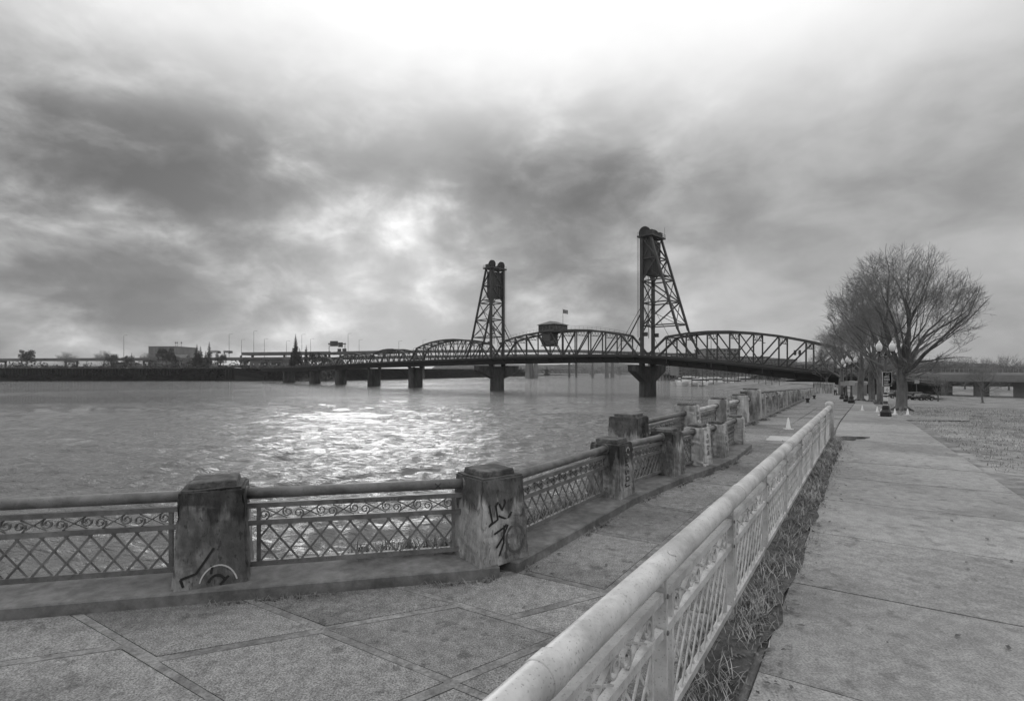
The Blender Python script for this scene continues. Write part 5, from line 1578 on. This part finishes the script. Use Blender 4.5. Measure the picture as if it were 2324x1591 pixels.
condo(1495, 1538, 828, 560, 20, 4, 8, 'far pale apartment block beyond the near lift tower', BRICKP)
for k, (vx, y, s) in enumerate(((1552, 385, 1.5), (1566, 372, 1.3), (1581, 380, 1.6), (1598, 362, 1.4), (1612, 372, 1.5), (1628, 352, 1.5), (1644, 360, 1.3), (1660, 342, 1.5), (1676, 350, 1.6), (1692, 330, 1.4), (1708, 322, 1.5), (1724, 300, 1.3), (1741, 290, 1.4), (1757, 270, 1.3), (1772, 262, 1.2), (1790, 250, 1.3), (1808, 240, 1.2))):
    put('bushy', vx, y, 4.4, s, 'hazy bare tree on the bank between the marina and apartment blocks', 'bare trees behind the marina', k * 1.3, 'bare_tree', crown_mat=TWIGP)
for k, (vx, y, s, lab) in enumerate(((1722, 205, 1.0, 'leftmost evergreen shrub on the grassy slope'), (1738, 200, 1.3, 'rounded evergreen shrub in the middle of the grassy slope'), (1752, 192, 1.1, 'evergreen shrub high on the grassy slope'), (1769, 182, .9, 'evergreen shrub nearest the promenade'), (1712, 228, .8, 'small shrub at the water end of the grassy slope'))):
    put('shrub', vx, y, 3.6, s, lab, 'shrubs on the grassy slope', k, 'shrub', 'shrub')
# marina boats
def boat_parts(s=1.0):
    prof = [(-4.2, 1.25), (-3, 1.4), (0, 1.45), (2.4, 1.0), (4.4, .05)]
    H_ = MB(); vs = []; fs = []
    for x, w in prof: vs += [(x, -w * .6, -.2), (x, w * .6, -.2), (x + .1, w, 1.1 + .05 * (x + 4)), (x + .1, -w, 1.1 + .05 * (x + 4))]
    for i in range(4):
        for j in range(4): fs.append((i * 4 + j, i * 4 + (j + 1) % 4, i * 4 + 4 + (j + 1) % 4, i * 4 + 4 + j))
    fs += [(3, 2, 1, 0), (16, 17, 18, 19)]
    H_.add(vs, fs)
    C_ = MB(); C_.box((-.6, 0, 1.9), (3.6, 2.0, 1.3), taper=.82)
    W_ = MB(); W_.box((-.6, 0, 2.05), (3.4, 2.06, .42), taper=.96)
    M_ = MB(); M_.tube([(.6, 0, 1.2), (.6, 0, 9.5)], [.08, .04], 5); M_.tube([(.6, 0, 2.8), (-3.4, 0, 2.9)], .07, 5)
    return [('hull', H_.mesh('hull', HULL)), ('cabin', C_.mesh('cabin', HULL)), ('window_strip', W_.mesh('window_strip', GLASS)), ('mast', M_.mesh('mast', FARD))]
BP_ = boat_parts()
BOATS = [(1548, 300), (1556, 304), (1566, 296), (1575, 302), (1585, 294), (1595, 300), (1606, 291), (1617, 297), (1628, 288), (1638, 293), (1650, 284), (1661, 289), (1672, 280), (1683, 284), (1560, 318), (1590, 316), (1622, 310), (1655, 302)]
for k, (vx, y) in enumerate(BOATS):
    q = px(vx, y)
    sail = k % 3 == 0
    t = thing('sailboat' if sail else 'motorboat', 'white moored sailboat with bare mast in the marina' if sail else 'white moored motorboat with low cabin in the marina', 'boat', (q.x, y, 0), 'sailboats in the marina' if sail else 'motorboats in the marina')
    t.rotation_euler = (0, 0, random.choice((.3, .5, 2.9, 3.4)) + random.uniform(-.2, .2)); sc_ = random.uniform(1.5, 2.1); t.scale = (sc_,) * 3
    for nm, me in BP_:
        if nm == 'mast' and not sail: continue
        link(nm, me, t)
for k in range(20):
    vx = lerp(1546, 1700, k / 19); y = lerp(292, 268, k / 19) + (k % 3) * 6; q = px(vx, y)
    b = MB(); b.tube([(q.x, y, -2), (q.x, y, 7.2 + (k % 4) * .5)], .22, 7); tag(b.build('marina_pile', FARD), 'tall dark pile standing among the boats of the marina', 'pile', 'marina piles')
md = thing('marina_dock', 'long low floating dock in front of the marina boats', 'dock', (px(1620, 285).x, 285, 0))
A, C = px(1543, 298, .4), px(1698, 268, .4); b = MB(); b.beam(A, C, 2.4, .6); b.build('pontoon', FAR2, md)
# boathouse on floats beside the near lift pier
bh = thing('floating_house', 'small hip-roofed house on a floating dock beyond the near lift pier', 'house', (px(1515, 470).x, 470, 0))
x = px(1517, 470).x; b = MB(); b.box((x, 472, 3.0), (11, 9, 5)); wl2 = b.build('wall', FAR1, bh)
b = MB(); b.hexa([(x - 7, 466.5, 5.5), (x + 7, 466.5, 5.5), (x + 7, 477.5, 5.5), (x - 7, 477.5, 5.5)], [(x - 2, 471, 8.6), (x + 2, 471, 8.6), (x + 2, 473, 8.6), (x - 2, 473, 8.6)]); b.build('roof', FARD, bh)
for k in range(4): 
    b = MB(); b.box((x - 3.9 + 2.6 * k, 467.45, 3.4), (1.6, .15, 2.2)); b.build('window', GLASS, wl2)
b = MB(); b.box((x + 3, 470, .3), (34, 16, .7)); b.build('float', FAR2, bh)
for k in range(7):
    q = px(lerp(1494, 1541, k / 6), 462); b = MB(); b.tube([(q.x, 462, -2), (q.x, 462, 7)], .35, 7); tag(b.build('dock_pile', FARD), 'dark pile around the floating house beyond the near lift pier', 'pile', 'piles around the floating house')
# far ramp wall with small arches at the end of the promenade
rw = thing('arcaded_wall', 'low pale wall with a row of small arched openings past the promenade', 'wall', (px(1862, 122).x, 122, 3))
A, C = Vector((px(1848, 128).x, 128, 0)), Vector((px(1892, 118).x, 118, 0)); zt = gz(A.x, A.y) + 2.2; n = 14
d = (C - A).normalized(); nn = Vector((-d.y, d.x, 0))
b = MB(); b.beam(A + Z3 * (zt - .2), C + Z3 * (zt - .2), .5, .4); b.build('coping', PALE, rw)
b = MB(); b.beam(A + Z3 * (zt - 2.2), C + Z3 * (zt - 2.2), .5, 1.6); b.build('plinth', PALE, rw)
for k in range(n + 1):
    p = A.lerp(C, k / n); beam('baluster', p + Z3 * (zt - 1.4), p + Z3 * (zt - .4), .4, .3, PALE, rw, d)

# kiosk
kp = px(1949, 104); kz = gz(kp.x, kp.y)
ks = thing('kiosk', 'small round-fronted pale kiosk with flat overhanging roof under the trees', 'kiosk', (kp.x, kp.y, kz))
b = MB(); b.lathe((kp.x, kp.y, kz), [(1.35, -.3), (1.35, 2.2)], 20); b.build('wall', FAR2, ks)
b = MB(); b.lathe((kp.x, kp.y, kz), [(1.5, 2.2), (1.55, 2.75), (1.3, 2.85)], 20); b.build('roof', BRICKP, ks)
b = MB(); b.box((kp.x + .25, kp.y - 1.3, kz + 1.0), (.8, .2, 2.0)); b.build('door', FAR1, ks)
b = MB(); b.box((kp.x - .7, kp.y - 1.15, kz + 1.4), (.5, .2, .7)); b.build('window', GLASS, ks)

# viaduct behind the big tree
vd = thing('road_viaduct', 'concrete road viaduct with two beams and railing behind the big elm', 'viaduct', (px(2080, 132).x, 132, 2))
A, C = Vector((px(2000, 150).x, 150, 0)), Vector((px(2420, 118).x, 118, 0)); d = (C - A).normalized(); up_ = Z3
zv = 7.6
b = MB(); b.beam(A + Z3 * (zv - .9), C + Z3 * (zv - .9), 9, 1.7); b.build('deck', BRICK, vd)
b = MB(); b.beam(A - EY * 4.4 + Z3 * (zv + .25), C - EY * 4.4 + Z3 * (zv + .25), .4, .6); b.build('parapet', BRICKP, vd)
b = MB()
for k in range(40):
    p = A.lerp(C, k / 40) - EY * 4.4; b.beam(p + Z3 * (zv + .5), p + Z3 * (zv + 1.5), .08, .08)
b.beam(A - EY * 4.4 + Z3 * (zv + 1.5), C - EY * 4.4 + Z3 * (zv + 1.5), .08, .08); b.build('railing', FAR2, vd)
for k in (.03, .21, .40, .60, .8):
    p = A.lerp(C, k); b = MB(); b.box(p + Z3 * 3.2, (2.2, 3.4, 7.2), d, Vector((-d.y, d.x, 0))); b.build('column', FAR1, vd)
sgp = px(2080, 112); sgz = gz(sgp.x, sgp.y)
sg = thing('sign_board', 'blank square sign board on a post below the viaduct', 'sign', (sgp.x, sgp.y, sgz))
b = MB(); b.tube([sgp + Z3 * sgz, sgp + Z3 * (sgz + 3.6)], .09, 6); b.build('post', FARD, sg); b = MB(); b.box(sgp + Z3 * (sgz + 4.1) - EY * .12, (1.0, .08, 1.1)); b.build('board', FAR2, sg)

# parked cars
def car(p, rz, label, m, suv=True, s=1.0):
    t = thing('parked_car', label, 'car', p, 'cars parked behind the trees')
    prof = [(-2.2, .45), (-2.25, .8), (-2.1, 1.05), (-1.9, 1.08), (-1.45, 1.62), (.55, 1.66), (1.15, 1.10), (2.05, .98), (2.25, .75), (2.25, .45)] if suv else [(-2.2, .4), (-2.25, .75), (-2.1, .95), (-1.4, 1.0), (-.8, 1.38), (.45, 1.40), (1.15, .95), (2.1, .85), (2.25, .65), (2.25, .4)]
    b = MB(); n = len(prof)
    for sx, w in ((-1, .88), (1, .88)): pass
    vs = [(x, -.9 if z < 1.12 else -.74, z) for x, z in prof] + [(x, .9 if z < 1.12 else .74, z) for x, z in prof]
    fs = [tuple(range(n)), tuple(reversed(range(n, 2 * n)))] + [(i, i + n, (i + 1) % n + n, (i + 1) % n) for i in range(n)]
    b.add(vs, fs); body = link('body', b.mesh('body', m, bevel=.04), t)
    for sx in (-1, 1):
        g = MB(); zt, zb_ = (1.56, 1.14) if suv else (1.32, 1.0)
        g.add([(-1.55, sx * .90, zb_), (-.35, sx * .90, zb_), (-.35, sx * .775, zt), (-1.25, sx * .775, zt)], [(0, 1, 2, 3)]); link('side_window', g.mesh('side_window', GLASS), t)
        g = MB(); g.add([(-.27, sx * .90, zb_), (.95, sx * .90, zb_), (.48, sx * .775, zt), (-.27, sx * .775, zt)], [(0, 1, 2, 3)]); link('side_window', g.mesh('side_window', GLASS), t)
        for x in (-1.35, 1.4):
            g = MB(); g.lathe((x, sx * .72, .34), [(.34, 0), (.34, sx * .2)], 18, EX, Z3, EY); wh = link('wheel', g.mesh('wheel', RUBBER), t)
            g = MB(); g.lathe((x, sx * .925, .34), [(.2, 0), (.2, sx * .01)], 14, EX, Z3, EY); link('rim', g.mesh('rim', FAR2), wh)
        g = MB(); g.box((2.2, sx * .62, .78), (.12, .4, .16)); link('headlight', g.mesh('headlight', HEADL), t)
        g = MB(); g.box((-2.2, sx * .66, .9), (.12, .3, .22)); link('tail_light', g.mesh('tail_light', RED), t)
        g = MB(); g.box((.85, sx * 1.0, 1.1), (.14, .18, .14)); link('mirror', g.mesh('mirror', m), t)
    t.rotation_euler = (0, 0, rz); t.scale = (s,) * 3
    return t
def on_ground(vx, y): 
    p = px(vx, y); p.z = gz(p.x, p.y); return p
car(on_ground(2031, 106), math.pi + .12, 'dark grey car parked left of the elm trunk', CARG)
car(on_ground(2080, 104), .1, 'black car parked right of the elm trunk', CARP)
car(on_ground(2092, 98), .25, 'low black car in front of the other black car', CARP, suv=False, s=.95)

# traffic signals hung on the near truss
tg = BP(-46, -HW - .6, dk(-46) + 4.6)
ts_ = thing('traffic_signal', 'black traffic signal heads hung on the near end of the bridge truss', 'traffic light', tuple(tg))
for k in (-.55, .55):
    b = MB(); b.box(tg + BE * k, (.5, .4, 1.3), BE, BN); hd = b.build('signal_head', DARK, ts_)
    for j in range(3):
        b = MB(); b.lathe(tg + BE * k - BN * .2 + Z3 * (.4 - .4 * j), [(.15, 0), (.15, -.04)], 10, BE, Z3, BN); b.build('lens', FARD, hd)
b = MB(); b.beam(tg - BE * .9, tg + BE * .9, .1, .1); b.build('bar', DARK, ts_)

# people on the far promenade
def person(p, h, face, label, top, legs, stride=.16):
    t = thing('person', label, 'person', p)
    k = h / 1.75
    f = Vector((math.cos(face), math.sin(face), 0)); s = Vector((-f.y, f.x, 0))
    J = {}; V = []; Rr = []; E = []
    def v(name, fw, sd, z, r_, par=None):
        J[name] = len(V); V.append((f * fw + s * sd + Z3 * z) * k); Rr.append(r_ * k)
        if par: E.append((J[par], J[name]))
    v('hip', 0, 0, .95, .15); v('waist', 0, 0, 1.12, .135, 'hip'); v('chest', .01, 0, 1.34, .16, 'waist'); v('neck', 0, 0, 1.50, .06, 'chest'); v('headb', .01, 0, 1.58, .085, 'neck'); v('head', .015, 0, 1.67, .10, 'headb'); v('crown', .0, 0, 1.75, .055, 'head')
    for sd, st in ((1, stride), (-1, -stride)):
        a = 'l' if sd > 0 else 'r'
        v(a + 'h', 0, sd * .10, .90, .10, 'hip'); v(a + 'k', st * .6 + .03, sd * .11, .50, .068, a + 'h'); v(a + 'a', st, sd * .11, .09, .045, a + 'k'); v(a + 't', st + .16, sd * .12, .035, .035, a + 'a')
        v(a + 's', 0, sd * .19, 1.42, .07, 'chest'); v(a + 'e', -st * .5, sd * .25, 1.14, .048, a + 's'); v(a + 'w', -st * .6 + .08, sd * .24, .90, .036, a + 'e'); v(a + 'f', -st * .6 + .11, sd * .24, .80, .028, a + 'w')
    me = bpy.data.meshes.new('body'); me.from_pydata(V, E, []); me.materials.append(top)
    o = link('body', me, t); sk = o.modifiers.new('Skin', 'SKIN')
    for i, sv in enumerate(me.skin_vertices[0].data): sv.radius = (Rr[i], Rr[i]); sv.use_root = (i == 0)
    o.modifiers.new('Sub', 'SUBSURF').levels = 1
    o.modifiers['Sub'].render_levels = 2
    b = MB()
    for sd, st in ((1, stride), (-1, -stride)):
        b.tube([(f * 0 + s * sd * .09 + Z3 * .93) * k, (f * (st * .6 + .03) + s * sd * .11 + Z3 * .5) * k, (f * st + s * sd * .11 + Z3 * .08) * k], [.125 * k, .09 * k, .07 * k], 10)
    b.tube([(Z3 * .88) * k, (Z3 * 1.02) * k], [.19 * k, .175 * k], 12)
    link('trousers', b.mesh('trousers', legs, smooth=True), t)
    b = MB(); b.lathe((f * .015 + Z3 * 1.655) * k, [(.055 * k, -.10 * k), (.092 * k, -.03 * k), (.096 * k, .03 * k), (.06 * k, .09 * k)], 12); link('face', b.mesh('face', SKIN, smooth=True), t)
    b = MB(); b.lathe((-f * .012 + Z3 * 1.68) * k, [(.10 * k, -.05 * k), (.108 * k, .02 * k), (.075 * k, .085 * k), (.02 * k, .105 * k)], 12); link('hair', b.mesh('hair', CLOTHD, smooth=True), t)
person(on_ground(1896, 92), 1.7, 1.2, 'person in pale top and dark trousers walking under the bridge', CLOTHL, CLOTHD)
person(on_ground(1918, 84), 1.75, 4.0, 'person in dark clothes standing beside the promenade lamps', CLOTHD, CLOTHD, .04)

# city blocks behind the park trees
for k, (vx0, vx1, vyt, y, fl, bays, lab) in enumerate(((1880, 1960, 828, 320, 6, 9, 'grey office block glimpsed through the trees behind the kiosk'), (1965, 2050, 815, 360, 7, 9, 'tall grey office block glimpsed behind the elm trunk'), (2060, 2150, 835, 300, 5, 10, 'broad office block glimpsed behind the viaduct'), (2155, 2260, 842, 330, 5, 11, 'office block at the right behind the viaduct'), (2265, 2400, 846, 300, 4, 12, 'low office block at the far right edge'))):
    o = condo(vx0, vx1, vyt, y, 30, fl, bays, lab, (BRICK, BRICKP)[k % 2], base=1.5, balc=False); o['group'] = 'city blocks behind the park'; o.name = 'office_building'
for k, (vx, y, s) in enumerate(((1905, 170, 1.3), (1930, 185, 1.5), (1960, 175, 1.4), (1985, 190, 1.6), (2010, 180, 1.4), (2060, 185, 1.6), (2100, 175, 1.4), (2150, 170, 1.5), (2190, 180, 1.5), (2240, 165, 1.4), (2290, 170, 1.5))):
    put('bushy', vx, y, 2.0, s, 'hazy bare street tree behind the viaduct and lawn', 'bare street trees behind the park', k * 2.1, 'bare_tree', crown_mat=TWIGP)

# ================================================================== haze: even, thin river air
b = MB(); b.box((200, 1300, 40), (4200, 3400, 104))
hz = b.build('haze', MATS['far_concrete'])
hm = bpy.data.materials.new('river_haze'); hm.use_nodes = True
t_ = hm.node_tree; t_.nodes.clear(); vo = t_.nodes.new('ShaderNodeVolumePrincipled'); out = t_.nodes.new('ShaderNodeOutputMaterial')
vo.inputs['Color'].default_value = (.85, .85, .85, 1); vo.inputs['Density'].default_value = .00013; vo.inputs['Anisotropy'].default_value = .2
t_.links.new(vo.outputs[0], out.inputs['Volume']); hz.data.materials.clear(); hz.data.materials.append(hm)
hz['kind'] = 'stuff'; hz['label'] = 'thin even river haze'

# look-alikes in a row are told apart by their place, counted from the left of the view
ORD = ['leftmost', 'second', 'third', 'fourth', 'fifth', 'sixth', 'seventh', 'eighth', 'ninth', 'tenth', 'eleventh', 'twelfth', 'thirteenth', 'fourteenth', 'fifteenth', 'sixteenth', 'seventeenth', 'eighteenth', 'nineteenth', 'twentieth']
same = {}
for o in list(SC.objects):
    if o.parent is None and 'category' in o: same.setdefault(o['label'], []).append(o)
for lab, os_ in same.items():
    if len(os_) < 2: continue
    def sx_(o):
        q = o.location if o.type == 'EMPTY' else sum((Vector(c) for c in o.bound_box), Vector()) / 8
        return q.x / q.y
    os_.sort(key=sx_)
    for k, o in enumerate(os_):
        o['label'] = lab + (', leftmost of its row' if k == 0 else ', rightmost of its row' if k == len(os_) - 1 else ', ' + ORD[k] + ' from the left')
for o in SC.objects:
    if '_o' in o: del o['_o']
